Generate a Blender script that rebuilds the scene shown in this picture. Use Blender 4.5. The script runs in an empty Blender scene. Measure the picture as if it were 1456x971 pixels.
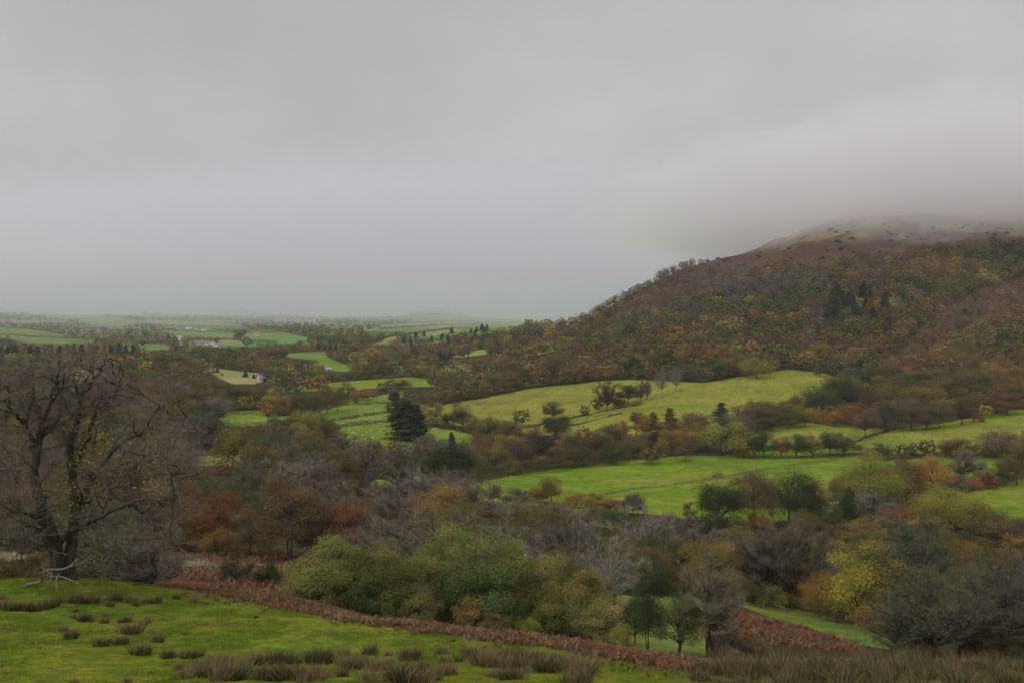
import bpy, math, random
import numpy as np

# ------------------------------------------------------------------ camera, sky, sun, exposure
S = bpy.context.scene
F = 1415.0            # focal length in photo pixels (photo 1456 wide)
CX, HY = 728.0, 425.0 # optical axis column, row of eye level
CZ = 1.7              # camera height above the ground at its feet
cam_d = bpy.data.cameras.new('camera'); cam = bpy.data.objects.new('camera', cam_d)
S.collection.objects.link(cam); S.camera = cam
cam.location = (0, 0, CZ); cam.rotation_euler = (math.radians(90), 0, 0)
cam_d.sensor_width = 36; cam_d.lens = 36 * F / 1456
cam_d.shift_y = (HY - 485.5) / 1456
cam_d.clip_start = 0.1; cam_d.clip_end = 30000

SUN_EL, SUN_AZ = math.radians(40), math.radians(-150)   # direction the light comes from; azimuth from +Y towards +X
W = bpy.data.worlds.new('World'); S.world = W; W.use_nodes = True
nt = W.node_tree; nt.nodes.clear()
N = lambda t, **k: _node(nt, t, **k)
def _node(tree, t, **k):
    n = tree.nodes.new(t)
    for a, v in k.items():
        if a == 'inp':
            for i, x in v.items(): n.inputs[i].default_value = x
        else: setattr(n, a, v)
    return n
L = nt.links.new
sky = N('ShaderNodeTexSky', sky_type='NISHITA', sun_disc=False, sun_elevation=SUN_EL, sun_rotation=SUN_AZ, air_density=1.0, dust_density=3.0)
bwn = N('ShaderNodeHueSaturation', inp={'Saturation': 0.25, 'Value': 0.12}); L(sky.outputs[0], bwn.inputs['Color'])
tc = N('ShaderNodeTexCoord'); sep = N('ShaderNodeSeparateXYZ'); L(tc.outputs['Generated'], sep.inputs[0])
el = N('ShaderNodeMath', operation='MAXIMUM', inp={1: 0.0}); L(sep.outputs['Z'], el.inputs[0])
den = N('ShaderNodeMath', operation='ADD', inp={1: 0.13}); L(el.outputs[0], den.inputs[0])
dx = N('ShaderNodeMath', operation='DIVIDE'); L(sep.outputs['X'], dx.inputs[0]); L(den.outputs[0], dx.inputs[1])
dy = N('ShaderNodeMath', operation='DIVIDE'); L(sep.outputs['Y'], dy.inputs[0]); L(den.outputs[0], dy.inputs[1])
cmb = N('ShaderNodeCombineXYZ'); L(dx.outputs[0], cmb.inputs[0]); L(dy.outputs[0], cmb.inputs[1])
ns = N('ShaderNodeTexNoise', inp={'Scale': 0.42, 'Detail': 5.0, 'Roughness': 0.5, 'Distortion': 0.25}); L(cmb.outputs[0], ns.inputs['Vector'])
ns2 = N('ShaderNodeTexNoise', inp={'Scale': 3.4, 'Detail': 5.0, 'Roughness': 0.5, 'Distortion': 0.6}); L(tc.outputs['Generated'], ns2.inputs['Vector'])
mr = N('ShaderNodeMapRange', inp={1: 0.28, 2: 0.72, 3: 0.85, 4: 1.15}); L(ns.outputs[0], mr.inputs[0])
mr2 = N('ShaderNodeMapRange', inp={1: 0.3, 2: 0.7, 3: 0.93, 4: 1.07}); L(ns2.outputs[0], mr2.inputs[0])
mm = N('ShaderNodeMath', operation='MULTIPLY'); L(mr.outputs[0], mm.inputs[0]); L(mr2.outputs[0], mm.inputs[1])
zen = N('ShaderNodeMapRange', interpolation_type='SMOOTHSTEP', inp={1: 0.27, 2: 0.85, 3: 1.0, 4: 2.3}); L(sep.outputs['Z'], zen.inputs[0])  # an overcast sky is brightest overhead
mm2 = N('ShaderNodeMath', operation='MULTIPLY'); L(mm.outputs[0], mm2.inputs[0]); L(zen.outputs[0], mm2.inputs[1])
sc = N('ShaderNodeVectorMath', operation='SCALE', inp={0: (4.95, 4.85, 4.95)}); L(mm2.outputs[0], sc.inputs['Scale'])
mx = N('ShaderNodeMix', data_type='RGBA', inp={0: 0.94}); L(bwn.outputs[0], mx.inputs[6]); L(sc.outputs[0], mx.inputs[7])
bg = N('ShaderNodeBackground', inp={'Strength': 0.1}); L(mx.outputs[2], bg.inputs['Color'])
wo = N('ShaderNodeOutputWorld'); L(bg.outputs[0], wo.inputs['Surface'])

sd = bpy.data.lights.new('sun', 'SUN'); sun = bpy.data.objects.new('sun', sd); S.collection.objects.link(sun)
sd.energy = 1.5; sd.angle = math.radians(25); sd.color = (1.0, 0.96, 0.9)
sun.rotation_euler = (math.radians(90) - SUN_EL, 0, -SUN_AZ + math.pi)
S.view_settings.view_transform = 'Standard'; S.view_settings.look = 'None'
S.view_settings.exposure = 0.08; S.view_settings.gamma = 1.0; S.view_settings.use_curve_mapping = False
S.render.engine = 'CYCLES'
S.cycles.max_bounces = 5; S.cycles.diffuse_bounces = 2; S.cycles.glossy_bounces = 1; S.cycles.transmission_bounces = 2
S.cycles.volume_bounces = 4; S.cycles.transparent_max_bounces = 4
S.cycles.use_denoising = True; S.cycles.denoiser = 'OPENIMAGEDENOISE'; S.cycles.denoising_input_passes = 'RGB_ALBEDO_NORMAL'; S.cycles.denoising_prefilter = 'ACCURATE'

# ------------------------------------------------------------------ the lie of the land
# one profile per azimuth: (distance ahead in m, row at which ground at that distance is seen)
PROF = {
 -700: [(28,960),(45,880),(60,838),(70,836),(95,850),(130,800),(200,725),(300,645),(500,575),(800,525),(1200,502),(1500,500),(2000,482),(2800,460),(3400,449),(4500,450),(9000,436)],
 0:    [(28,972),(45,888),(60,842),(68,835),(90,855),(125,795),(200,715),(300,640),(500,566),(800,525),(1200,503),(1500,500),(2000,482),(2800,458),(3300,448),(4500,449),(9000,436)],
 200:  [(28,982),(45,896),(60,846),(67,830),(90,848),(112,812),(140,788),(200,735),(300,662),(450,602),(700,550),(1000,515),(1250,501),(1600,500),(2200,475),(3000,455),(3500,449),(4600,451),(9000,436)],
 400:  [(28,985),(45,900),(57,862),(63,849),(85,866),(110,834),(150,792),(200,745),(300,672),(400,628),(480,601),(600,572),(750,549),(1100,510),(1700,480),(2700,461),(3400,456),(4500,452),(9000,435)],
 600:  [(28,990),(40,925),(48,894),(52,888),(70,902),(90,886),(120,842),(180,764),(250,705),(330,670),(420,636),(480,618),(560,594),(660,566),(750,548),(1000,518),(1500,489),(1900,476),(2500,466),(3000,455),(3400,450),(4200,456),(6000,447),(9000,426)],
 700:  [(28,995),(38,938),(45,910),(49,902),(66,914),(85,900),(110,866),(165,785),(225,728),(310,684),(390,652),(470,622),(540,597),(620,566),(700,548),(950,508),(1300,480),(1700,466),(2200,468),(3000,460),(3400,455),(4200,457),(6000,447),(9000,425)],
 800:  [(28,1000),(35,950),(41,922),(46,910),(60,930),(80,915),(100,890),(150,806),(200,756),(250,724),(300,702),(370,667),(450,634),(500,612),(560,582),(640,556),(800,518),(1000,490),(1300,470),(1500,464),(1800,468),(3000,462),(4200,458),(6000,447),(9000,426)],
 850:  [(28,1002),(35,953),(40,930),(45,918),(60,936),(80,917),(100,891),(145,816),(195,760),(245,727),(290,708),(375,664),(440,635),(490,609),(555,579),(630,552),(775,512),(950,478),(1150,454),(1300,446),(1450,456),(1800,470),(3000,462),(4200,458),(9000,428)],
 900:  [(28,1005),(34,960),(39,938),(44,930),(60,945),(80,920),(100,892),(140,830),(190,768),(240,732),(280,712),(380,660),(430,635),(480,607),(550,575),(620,548),(750,503),(900,456),(1050,427),(1180,414),(1300,419),(1600,447),(3000,462),(4200,458),(9000,430)],
 950:  [(28,1008),(34,962),(38,944),(43,937),(60,951),(80,924),(100,894),(135,841),(185,781),(235,741),(275,717),(380,657),(435,629),(470,609),(545,575),(610,550),(700,520),(825,480),(950,440),(1050,416),(1180,396),(1290,391),(1450,402),(1800,440),(3000,458),(9000,430)],
 1000: [(28,1010),(34,965),(38,950),(42,945),(60,958),(80,928),(100,896),(130,852),(180,794),(230,750),(270,724),(300,706),(380,655),(440,624),(460,612),(540,575),(600,553),(660,535),(750,502),(900,452),(1050,408),(1180,382),(1280,375),(1450,386),(2000,430),(4000,450),(9000,436)],
 1100: [(28,1006),(36,958),(42,945),(60,956),(85,925),(110,893),(145,858),(190,800),(240,748),(290,710),(370,660),(410,643),(450,622),(500,601),(560,573),(610,548),(650,530),(740,494),(850,452),(950,415),(1080,386),(1200,362),(1330,349),(1600,352),(2200,400),(4000,440),(9000,436)],
 1200: [(28,1000),(36,957),(45,942),(60,950),(90,930),(110,908),(140,880),(170,846),(200,806),(250,748),(300,704),(360,664),(400,647),(430,634),(500,604),(560,575),(620,550),(670,528),(730,500),(820,460),(920,418),(1020,385),(1130,350),(1230,325),(1380,306),(1600,298),(2200,340),(4000,430),(9000,436)],
 1330: [(28,992),(36,956),(48,944),(65,946),(95,922),(130,880),(170,830),(200,800),(250,746),(290,716),(340,680),(380,656),(420,634),(470,614),(540,590),(620,556),(700,516),(800,470),(900,425),(1000,384),(1090,350),(1200,318),(1400,292),(1700,275),(2400,320),(4000,420),(9000,436)],
 1456: [(28,988),(36,956),(50,946),(70,942),(100,916),(150,852),(200,798),(250,748),(280,724),(330,690),(380,656),(420,632),(470,604),(520,585),(600,556),(700,510),(800,468),(900,424),(1000,380),(1080,346),(1200,314),(1400,288),(1700,268),(2400,300),(4000,410),(9000,436)],
 2200: [(28,975),(36,952),(50,940),(70,930),(100,905),(150,840),(200,785),(280,715),(380,645),(470,592),(600,530),(700,480),(800,435),(900,390),(1000,350),(1200,300),(1400,275),(1700,255),(2400,290),(4000,400),(9000,436)],
}
def pchip(x, y, q):
    h = np.diff(x); d = np.diff(y) / h
    m = np.zeros_like(y); m[0], m[-1] = d[0], d[-1]
    for i in range(1, len(x) - 1):
        if d[i-1] * d[i] > 0:
            w1, w2 = 2*h[i] + h[i-1], h[i] + 2*h[i-1]
            m[i] = (w1 + w2) / (w1 / d[i-1] + w2 / d[i])
    k = np.clip(np.searchsorted(x, q) - 1, 0, len(x) - 2)
    t = (q - x[k]) / h[k]
    return (2*t**3-3*t**2+1)*y[k] + (t**3-2*t**2+t)*h[k]*m[k] + (-2*t**3+3*t**2)*y[k+1] + (t**3-t**2)*h[k]*m[k+1]
LY = lambda y: np.log(np.maximum(y, -39.0) + 40.0)
ly_grid = np.linspace(LY(-39.0), LY(9000.0), 900); y_grid = np.exp(ly_grid) - 40.0
u_cols = sorted(PROF)
colz = []
for u in u_cols:
    d = np.array([-39.0, -10.0, 0.0, 8.0] + [p[0] for p in PROF[u]])
    z = np.array([10.0, 2.6, 0.0, -2.2] + [CZ - (p[1] - HY) / F * p[0] for p in PROF[u]])
    colz.append(pchip(LY(d), z, ly_grid))
colz = np.array(colz)
UG = np.arange(-700, 2201, 10.0)
ZG = np.array([[0.0]*0]*0)
ZG = np.stack([np.interp(UG, u_cols, colz[:, j]) for j in range(len(y_grid))], 1)   # [u, y]
ker = np.exp(-0.5 * (np.arange(-8, 9) / 2.2) ** 2); ker /= ker.sum()
pad = np.pad(ZG, ((8, 8), (0, 0)), 'edge')
ZG = sum(ker[i] * pad[i:i + len(UG)] for i in range(17))

def hash2(ix, iy, s):
    h = np.sin(ix * 127.1 + iy * 311.7 + s * 74.7) * 43758.5453
    return h - np.floor(h)
def vnoise(x, y, s=0):
    ix, iy = np.floor(x), np.floor(y); fx, fy = x - ix, y - iy
    fx = fx*fx*(3-2*fx); fy = fy*fy*(3-2*fy)
    a, b, c, d = hash2(ix, iy, s), hash2(ix+1, iy, s), hash2(ix, iy+1, s), hash2(ix+1, iy+1, s)
    return (a + (b-a)*fx) * (1-fy) + (c + (d-c)*fx) * fy
def fbm(x, y, s=0, o=3):
    r, a = 0.0, 0.5
    for k in range(o):
        r = r + a * vnoise(x * 2**k, y * 2**k, s + k); a *= 0.5
    return r / (1 - 0.5**o)

def zat(x, y):
    x = np.asarray(x, float); y = np.asarray(y, float)
    u = np.clip(CX + F * x / np.maximum(y, 12.0), -699.9, 2199.9)
    a = (u + 700) / 10.0; i = np.clip(a.astype(int), 0, len(UG) - 2); a = a - i
    b = (LY(y) - ly_grid[0]) / (ly_grid[1] - ly_grid[0]); j = np.clip(b.astype(int), 0, len(y_grid) - 2); b = np.clip(b - j, 0, 1)
    z = (ZG[i, j]*(1-a) + ZG[i+1, j]*a) * (1-b) + (ZG[i, j+1]*(1-a) + ZG[i+1, j+1]*a) * b
    # a small castle mound far off, knolls on the far rise, hummocks in the rough grass and craggy ground high on the hill
    uu = CX + F * x / np.maximum(y, 12.0)
    z = z + 26 * np.exp(-((uu - 350) / 75)**2 - ((y - 4300) / 420)**2) + 12 * np.exp(-((uu - 328) / 30)**2 - ((y - 4250) / 200)**2) + 4 * np.exp(-((uu - 343) / 7)**2 - ((y - 4250) / 100)**2)
    z = z + 14 * np.exp(-((uu - 640) / 45)**2 - ((y - 3350) / 300)**2)
    z = z + np.clip((y - 2300) / 900, 0, 1) * np.clip((4200 - y) / 600, 0, 1) * (fbm(x * .0016, y * .0016, 81, 3) - .5) * 30
    near = np.clip((95 - y) / 40, 0, 1)
    z = z + near * ((fbm(x * 0.3, y * 0.3, 3, 2) - 0.5) * 0.22 + (fbm(x * 1.6, y * 1.6, 9, 2) - 0.5) * 0.13)
    z = z + 0.9 * np.exp(-(((x + 28.5) / 6)**2 + ((y - 60.5) / 5)**2))
    mid = np.clip((y - 95) / 100, 0, 1)
    z = z + mid * (fbm(x * 0.03, y * 0.03, 5) - 0.5) * 2.2
    hill = np.clip((z - 20) / 60, 0, 1)
    z = z + hill * (fbm(x * 0.012, y * 0.012, 7, 4) - 0.5) * 26
    return z
def proj(x, y, z): return CX + F * x / y, HY - F * (z - CZ) / y
_sy = np.exp(np.linspace(math.log(6.0), math.log(8900.0), 2600))
_pc = {}
def at(px, py, ymin=10.0):
    """the ground point seen at this photo pixel, first one past ymin"""
    k = round(px, 1)
    if k not in _pc:
        xs = (px - CX) / F * _sy
        _pc[k] = HY - F * (zat(xs, _sy) - CZ) / _sy
    P = _pc[k]; ok = np.nonzero((P <= py) & (_sy > ymin))[0]
    y = float(_sy[ok[0]]) if len(ok) else 5000.0
    x = (px - CX) / F * y
    return x, y, float(zat(x, y))
def atd(px, d):
    x = (px - CX) / F * d
    return x, d, float(zat(x, d))

# ------------------------------------------------------------------ materials
def mat(name, build, rough=0.9, spec=0.15):
    m = bpy.data.materials.new(name); m.use_nodes = True
    t = m.node_tree; p = t.nodes['Principled BSDF']
    p.inputs['Roughness'].default_value = rough; p.inputs['Specular IOR Level'].default_value = spec
    if build: build(t, p, lambda ty, **k: _node(t, ty, **k), t.links.new)
    return m
def plain(name, col, rough=0.85, var=0.25, scale=3.0, spec=0.15, bump=0.0):
    def b(t, p, n, l):
        tc = n('ShaderNodeTexCoord'); ns = n('ShaderNodeTexNoise', inp={'Scale': scale, 'Detail': 4.0}); l(tc.outputs['Object'], ns.inputs['Vector'])
        mr = n('ShaderNodeMapRange', inp={1: 0.25, 2: 0.75, 3: 1 - var, 4: 1 + var}); l(ns.outputs[0], mr.inputs[0])
        s = n('ShaderNodeVectorMath', operation='SCALE', inp={0: col}); l(mr.outputs[0], s.inputs['Scale']); l(s.outputs[0], p.inputs['Base Color'])
        if bump:
            bp = n('ShaderNodeBump', inp={'Strength': bump, 'Distance': 0.05}); l(ns.outputs[0], bp.inputs['Height']); l(bp.outputs[0], p.inputs['Normal'])
    return mat(name, b, rough, spec)
def ground_build(t, p, n, l):
    at_ = n('ShaderNodeAttribute', attribute_name='Col'); geo = n('ShaderNodeNewGeometry')
    facs = []
    for scale, lo, hi, det in ((0.035, 0.84, 1.16, 3.0), (0.35, 0.78, 1.22, 6.0), (2.2, 0.66, 1.34, 5.0)):
        ns = n('ShaderNodeTexNoise', inp={'Scale': scale, 'Detail': det, 'Roughness': 0.6}); l(geo.outputs['Position'], ns.inputs['Vector'])
        mr = n('ShaderNodeMapRange', inp={1: 0.3, 2: 0.7, 3: lo, 4: hi}); l(ns.outputs[0], mr.inputs[0]); facs.append((ns, mr))
    a = n('ShaderNodeMath', operation='MULTIPLY'); l(facs[0][1].outputs[0], a.inputs[0]); l(facs[1][1].outputs[0], a.inputs[1])
    b = n('ShaderNodeMath', operation='MULTIPLY'); l(a.outputs[0], b.inputs[0]); l(facs[2][1].outputs[0], b.inputs[1])
    s = n('ShaderNodeVectorMath', operation='SCALE'); l(at_.outputs['Color'], s.inputs[0]); l(b.outputs[0], s.inputs['Scale'])
    # patches of duller, yellower sward
    hs = n('ShaderNodeHueSaturation', inp={'Saturation': 1.0, 'Value': 1.05})
    nh = n('ShaderNodeTexNoise', inp={'Scale': 0.09, 'Detail': 4.0}); l(geo.outputs['Position'], nh.inputs['Vector'])
    hr = n('ShaderNodeMapRange', inp={1: 0.3, 2: 0.7, 3: 0.472, 4: 0.517}); l(nh.outputs[0], hr.inputs[0]); l(hr.outputs[0], hs.inputs['Hue'])
    l(s.outputs[0], hs.inputs['Color']); l(hs.outputs[0], p.inputs['Base Color'])
    bp = n('ShaderNodeBump', inp={'Strength': 0.6, 'Distance': 0.12}); l(facs[2][0].outputs[0], bp.inputs['Height']); l(bp.outputs[0], p.inputs['Normal'])
M_ground = mat('ground_cover', ground_build, 1.0, 0.0)
def leaf_build(tint):
    def b(t, p, n, l):
        v = n('ShaderNodeAttribute', attribute_name='leaf'); g = n('ShaderNodeAttribute', attribute_name='turn')
        if tint == 'object': c = n('ShaderNodeObjectInfo').outputs['Color']
        else: c = n('ShaderNodeAttribute', attribute_name='Col').outputs['Color']
        s = n('ShaderNodeVectorMath', operation='SCALE'); l(c, s.inputs[0]); l(v.outputs['Fac'], s.inputs['Scale'])
        hs = n('ShaderNodeHueSaturation'); l(s.outputs[0], hs.inputs['Color']); l(g.outputs['Fac'], hs.inputs['Hue'])
        l(hs.outputs[0], p.inputs['Base Color'])
        tr = n('ShaderNodeBsdfTranslucent'); l(hs.outputs[0], tr.inputs['Color'])
        mix = n('ShaderNodeMixShader', inp={0: 0.14}); l(p.outputs[0], mix.inputs[1]); l(tr.outputs[0], mix.inputs[2])
        l(mix.outputs[0], t.nodes['Material Output'].inputs['Surface'])
    return b
M_leaf = mat('autumn_leaf', leaf_build('object'), 0.85, 0.06)
M_leafcol = mat('leaf_by_attribute', leaf_build('attr'), 0.9, 0.04)
M_bark = plain('bark', (0.062, 0.055, 0.045), 0.95, 0.4, 4.0, 0.1, 0.5)
M_palebark = plain('pale_bark', (0.2, 0.18, 0.155), 0.9, 0.35, 5.0, 0.1, 0.3)
M_moss = plain('mossy_bark', (0.056, 0.052, 0.036), 0.95, 0.5, 2.0, 0.1, 0.6)
M_deadwood = plain('weathered_wood', (0.18, 0.155, 0.125), 0.9, 0.6, 6.0, 0.1, 0.4)
M_post = plain('grey_timber', (0.16, 0.145, 0.125), 0.9, 0.3, 8.0)
M_stone = plain('grey_stone', (0.17, 0.16, 0.145), 0.9, 0.4, 2.0, 0.1, 0.6)
M_slate = plain('slate_roof', (0.13, 0.135, 0.145), 0.6, 0.2, 1.5)
M_roofgrey = plain('grey_sheet_roof', (0.28, 0.3, 0.32), 0.6, 0.15, 1.5)
M_white = plain('white_render', (0.75, 0.74, 0.71), 0.8, 0.08, 1.0)
M_cream = plain('buff_render', (0.42, 0.38, 0.33), 0.85, 0.12, 1.0)
M_glass = plain('dark_glass', (0.03, 0.035, 0.04), 0.15, 0.1, 1.0, 0.5)
M_fleece = plain('fleece', (0.55, 0.52, 0.46), 0.95, 0.12, 6.0)
M_face = plain('sheep_face', (0.3, 0.27, 0.24), 0.9, 0.2, 6.0)

# ------------------------------------------------------------------ mesh helpers
COL = S.collection
def link(o, parent=None):
    COL.objects.link(o)
    if parent is not None: o.parent = parent
    return o
def tag(o, label=None, cat=None, group=None, kind=None):
    if label: o['label'] = label
    if cat: o['category'] = cat
    if group: o['group'] = group
    if kind: o['kind'] = kind
    return o
def empty(name, loc, rz=0.0):
    o = bpy.data.objects.new(name, None); o.location = loc; o.rotation_euler = (0, 0, rz); o.empty_display_size = 0.3
    return link(o)
def mesh_np(name, V, faces, material, smooth=False, attrs=None, colattr=None):
    """faces: list of int arrays, each (n, k) with one k"""
    V = np.asarray(V, np.float32); me = bpy.data.meshes.new(name)
    me.vertices.add(len(V)); me.vertices.foreach_set('co', V.ravel())
    if not isinstance(faces, list): faces = [faces]
    faces = [np.asarray(f, np.int32) for f in faces if len(f)]
    tot = np.concatenate([np.full(len(f), f.shape[1], np.int32) for f in faces])
    idx = np.concatenate([f.ravel() for f in faces])
    me.loops.add(len(idx)); me.loops.foreach_set('vertex_index', idx)
    me.polygons.add(len(tot)); st = np.zeros(len(tot), np.int32); st[1:] = np.cumsum(tot)[:-1]
    me.polygons.foreach_set('loop_start', st)
    try: me.polygons.foreach_set('loop_total', tot)
    except Exception: pass
    me.polygons.foreach_set('use_smooth', np.full(len(tot), smooth))
    for k, (dom, val) in (attrs or {}).items():
        a = me.attributes.new(k, 'FLOAT', dom); a.data.foreach_set('value', np.asarray(val, np.float32))
    if colattr is not None:
        dom, c = colattr; c = np.asarray(c, np.float32)
        a = me.attributes.new('Col', 'FLOAT_COLOR', dom)
        a.data.foreach_set('color', np.concatenate([c, np.ones((len(c), 1), np.float32)], 1).ravel())
    me.update(calc_edges=True)
    for m in (material if isinstance(material, (list, tuple)) else [material]): me.materials.append(m)
    return me
def obj(name, me, parent=None, loc=None):
    o = bpy.data.objects.new(name, me)
    if loc is not None: o.location = loc
    return link(o, parent)
def inpoly(px, py, poly):
    px = np.asarray(px, float); py = np.asarray(py, float); r = np.zeros(px.shape, bool)
    n = len(poly)
    for i in range(n):
        x1, y1 = poly[i]; x2, y2 = poly[(i + 1) % n]
        if y1 == y2: continue
        c = ((y1 > py) != (y2 > py)) & (px < (x2 - x1) * (py - y1) / (y2 - y1) + x1)
        r ^= c
    return r

# ------------------------------------------------------------------ fields, moor and bracken on the ground sheet
G1, G2, G3, TAN, YG = (0.088, 0.17, 0.018), (0.115, 0.18, 0.016), (0.172, 0.183, 0.03), (0.27, 0.225, 0.12), (0.2, 0.215, 0.06)
FIELDS = [  # (label words, colour, nearest and farthest distance, outline in the photo)
 ('field_tufted', G1, 330, 620, [(304,606),(308,596),(316,584),(374,583),(380,592),(418,590),(417,601),(330,607)]),
 ('field_bright', (0.08,0.175,0.026), 380, 900, [(455,585),(498,574),(558,573),(560,583),(470,597),(416,602),(420,592),(458,590)]),
 ('field_sheep_strip', G1, 380, 800, [(471,598),(558,585),(566,597),(487,605)]),
 ('field_conifer', G1, 340, 800, [(486,606),(556,599),(600,604),(672,617),(672,640),(600,640),(500,640),(480,618)]),
 ('field_small', G1, 450, 1000, [(494,573),(497,568),(534,563),(580,555),(574,563),(554,572)]),
 ('field_long', G2, 600, 1100, [(385,551),(443,546),(547,538),(586,536),(622,541),(622,549),(520,552),(503,556),(501,560),(454,555),(404,557)]),
 ('field_far_bright', (0.085,0.17,0.028), 900, 1500, [(386,504),(429,501),(463,500),(466,508),(487,517),(506,522),(490,530),(466,526),(450,512),(410,508)]),
 ('stubble_knoll', TAN, 600, 1300, [(270,524),(299,522),(335,527),(384,532),(380,541),(360,546),(334,546),(319,541),(300,531)]),
 ('stubble_hidden', (0.33,0.25,0.17), 600, 1200, [(84,523),(118,521),(160,525),(150,532),(115,540),(87,535)]),
 ('meadow_rough', (0.2,0.19,0.075), 240, 420, [(262,648),(352,643),(344,656),(325,668),(262,668)]),
 ('field_flock', G2, 250, 420, [(455,688),(470,680),(495,672),(534,664),(575,663),(606,677),(590,690),(520,694)]),
 ('field_broad', G2, 240, 440, [(600,715),(645,697),(690,683),(760,671),(860,658),(960,648),(1060,647),(1215,647),(1228,653),(1205,676),(1190,700),(1165,720),(1120,740),(1000,745),(900,740),(800,735),(650,722)]),
 ('field_upland', G3, 400, 720, [(600,584),(640,573),(682,567),(751,552),(809,547),(847,542),(902,540),(957,542),(1000,544),(1056,535),(1092,530),(1125,525),(1174,531),(1203,541),(1175,560),(1147,575),(1120,590),(1060,600),(1000,604),(940,612),(900,618),(834,622),(751,616),(690,612),(655,607)]),
 ('field_hedged', (0.145,0.182,0.024), 380, 560, [(1040,648),(1058,622),(1091,609),(1115,604),(1148,601),(1214,604),(1262,612),(1303,606),(1353,600),(1386,591),(1456,582),(1640,566),(1640,624),(1456,634),(1400,640),(1300,644),(1215,643),(1100,648)]),
 ('field_lane', G1, 300, 470, [(1215,656),(1300,652),(1389,649),(1442,651),(1445,662),(1420,672),(1385,682),(1300,690),(1220,680)]),
 ('field_corner', (0.12,0.178,0.014), 230, 420, [(1372,702),(1400,692),(1456,680),(1640,655),(1640,740),(1456,745),(1420,755),(1385,750)]),
 ('field_gap', G1, 230, 330, [(1190,752),(1205,741),(1235,730),(1268,726),(1262,738),(1220,750)]),
 ('grass_track', (0.1,0.15,0.025), 90, 200, [(965,846),(1060,855),(1130,864),(1190,880),(1260,905),(1290,925),(1215,914),(1150,894),(1090,875),(985,866)]),
 ('field_wedge', YG, 800, 1300, [(727,510),(755,500),(770,497),(812,485),(808,491),(788,499),(760,506)]),
 ('field_pale_slope', YG, 850, 1500, [(640,507),(648,503),(678,498),(700,496),(690,504),(660,508)]),
 ('field_ridge', (0.2,0.2,0.09), 1600, 2600, [(575,478),(598,474),(646,468),(660,470),(620,477)]),
 ('field_ridge_low', YG, 1500, 2600, [(520,489),(562,477),(575,478),(540,490)]),
 ('field_mound', (0.15,0.19,0.08), 2400, 3900, [(500,469),(560,463),(620,452),(640,447),(690,451),(745,460),(700,468),(600,472)]),
 ('field_vale', (0.075,0.15,0.05), 1700, 2900, [(-60,464),(0,466),(45,469),(92,476),(86,481),(40,477),(0,475),(-60,473)]),
 ('field_vale', (0.075,0.15,0.05), 1600, 2900, [(12,478),(60,480),(105,482),(155,486),(95,489),(40,487),(18,483)]),
 ('field_vale', (0.08,0.15,0.05), 1600, 2900, [(186,487),(240,490),(242,496),(212,495)]),
 ('field_vale', (0.12,0.19,0.07), 2200, 3800, [(60,449),(105,447),(150,449),(140,454),(90,452)]),
 ('field_vale', (0.1,0.18,0.06), 2200, 3600, [(110,455),(170,452),(200,459),(170,465),(130,461)]),
 ('field_vale', (0.12,0.19,0.06), 2200, 3600, [(205,455),(250,457),(330,461),(360,466),(290,466),(230,463)]),
 ('field_vale', (0.1,0.19,0.06), 1700, 2900, [(230,470),(275,467),(335,474),(330,480),(270,477)]),
 ('field_vale', (0.2,0.19,0.11), 1600, 2700, [(270,484),(330,484),(395,489),(380,493),(310,489)]),
 ('field_vale', (0.11,0.18,0.06), 1700, 2900, [(345,472),(390,471),(445,481),(400,487),(360,482)]),
]
EDGE_U = [-700, 0, 120, 250, 330, 420, 500, 600, 700, 800, 900, 960, 1030, 1100, 2200]
EDGE_D = [66, 66, 65.5, 63.5, 60, 54.5, 51, 46.5, 43.5, 40, 37, 35.5, 34.5, 33.5, 33]        # where the grazed slope ends
BANK_W = [1, 1, 1.5, 2.5, 3.5, 4.5, 4.5, 5, 6, 8, 9, 10, 9, 4, 2]                                  # width of the bracken beyond it
BRACKEN = [(90, 190, [(980,868),(1060,862),(1090,875),(1150,894),(1215,914),(1250,932),(1200,950),(1100,955),(1040,955),(990,920)]),
           (90, 170, [(160,795),(215,770),(300,757),(440,790),(470,835),(440,850),(330,850),(180,845)]),
           (100,170, [(-100,772),(60,770),(110,778),(60,786),(-100,783)]),
           (245,420, [(258,640),(352,638),(352,645),(262,649)]), (240,400, [(258,662),(326,662),(320,672),(258,674)])]
STRIPS = [(90, 180, (0.13,0.135,0.055), [(228,806),(250,797),(330,802),(400,811),(430,817),(420,826),(330,815),(240,808)]),
          (90, 190, (0.13,0.14,0.06), [(266,787),(310,782),(362,789),(357,797),(300,795)]),
          (90, 180, (0.2,0.17,0.1), [(-100,783),(50,780),(66,790),(0,800),(-100,802)]),
          (90, 190, (0.2,0.15,0.11), [(215,795),(250,785),(330,795),(400,805),(330,803),(250,799)]),
          (62, 190, (0.16,0.2,0.05), [(850,842),(960,850),(990,862),(1000,900),(1010,932),(930,936),(850,925),(840,880)])]

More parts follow.
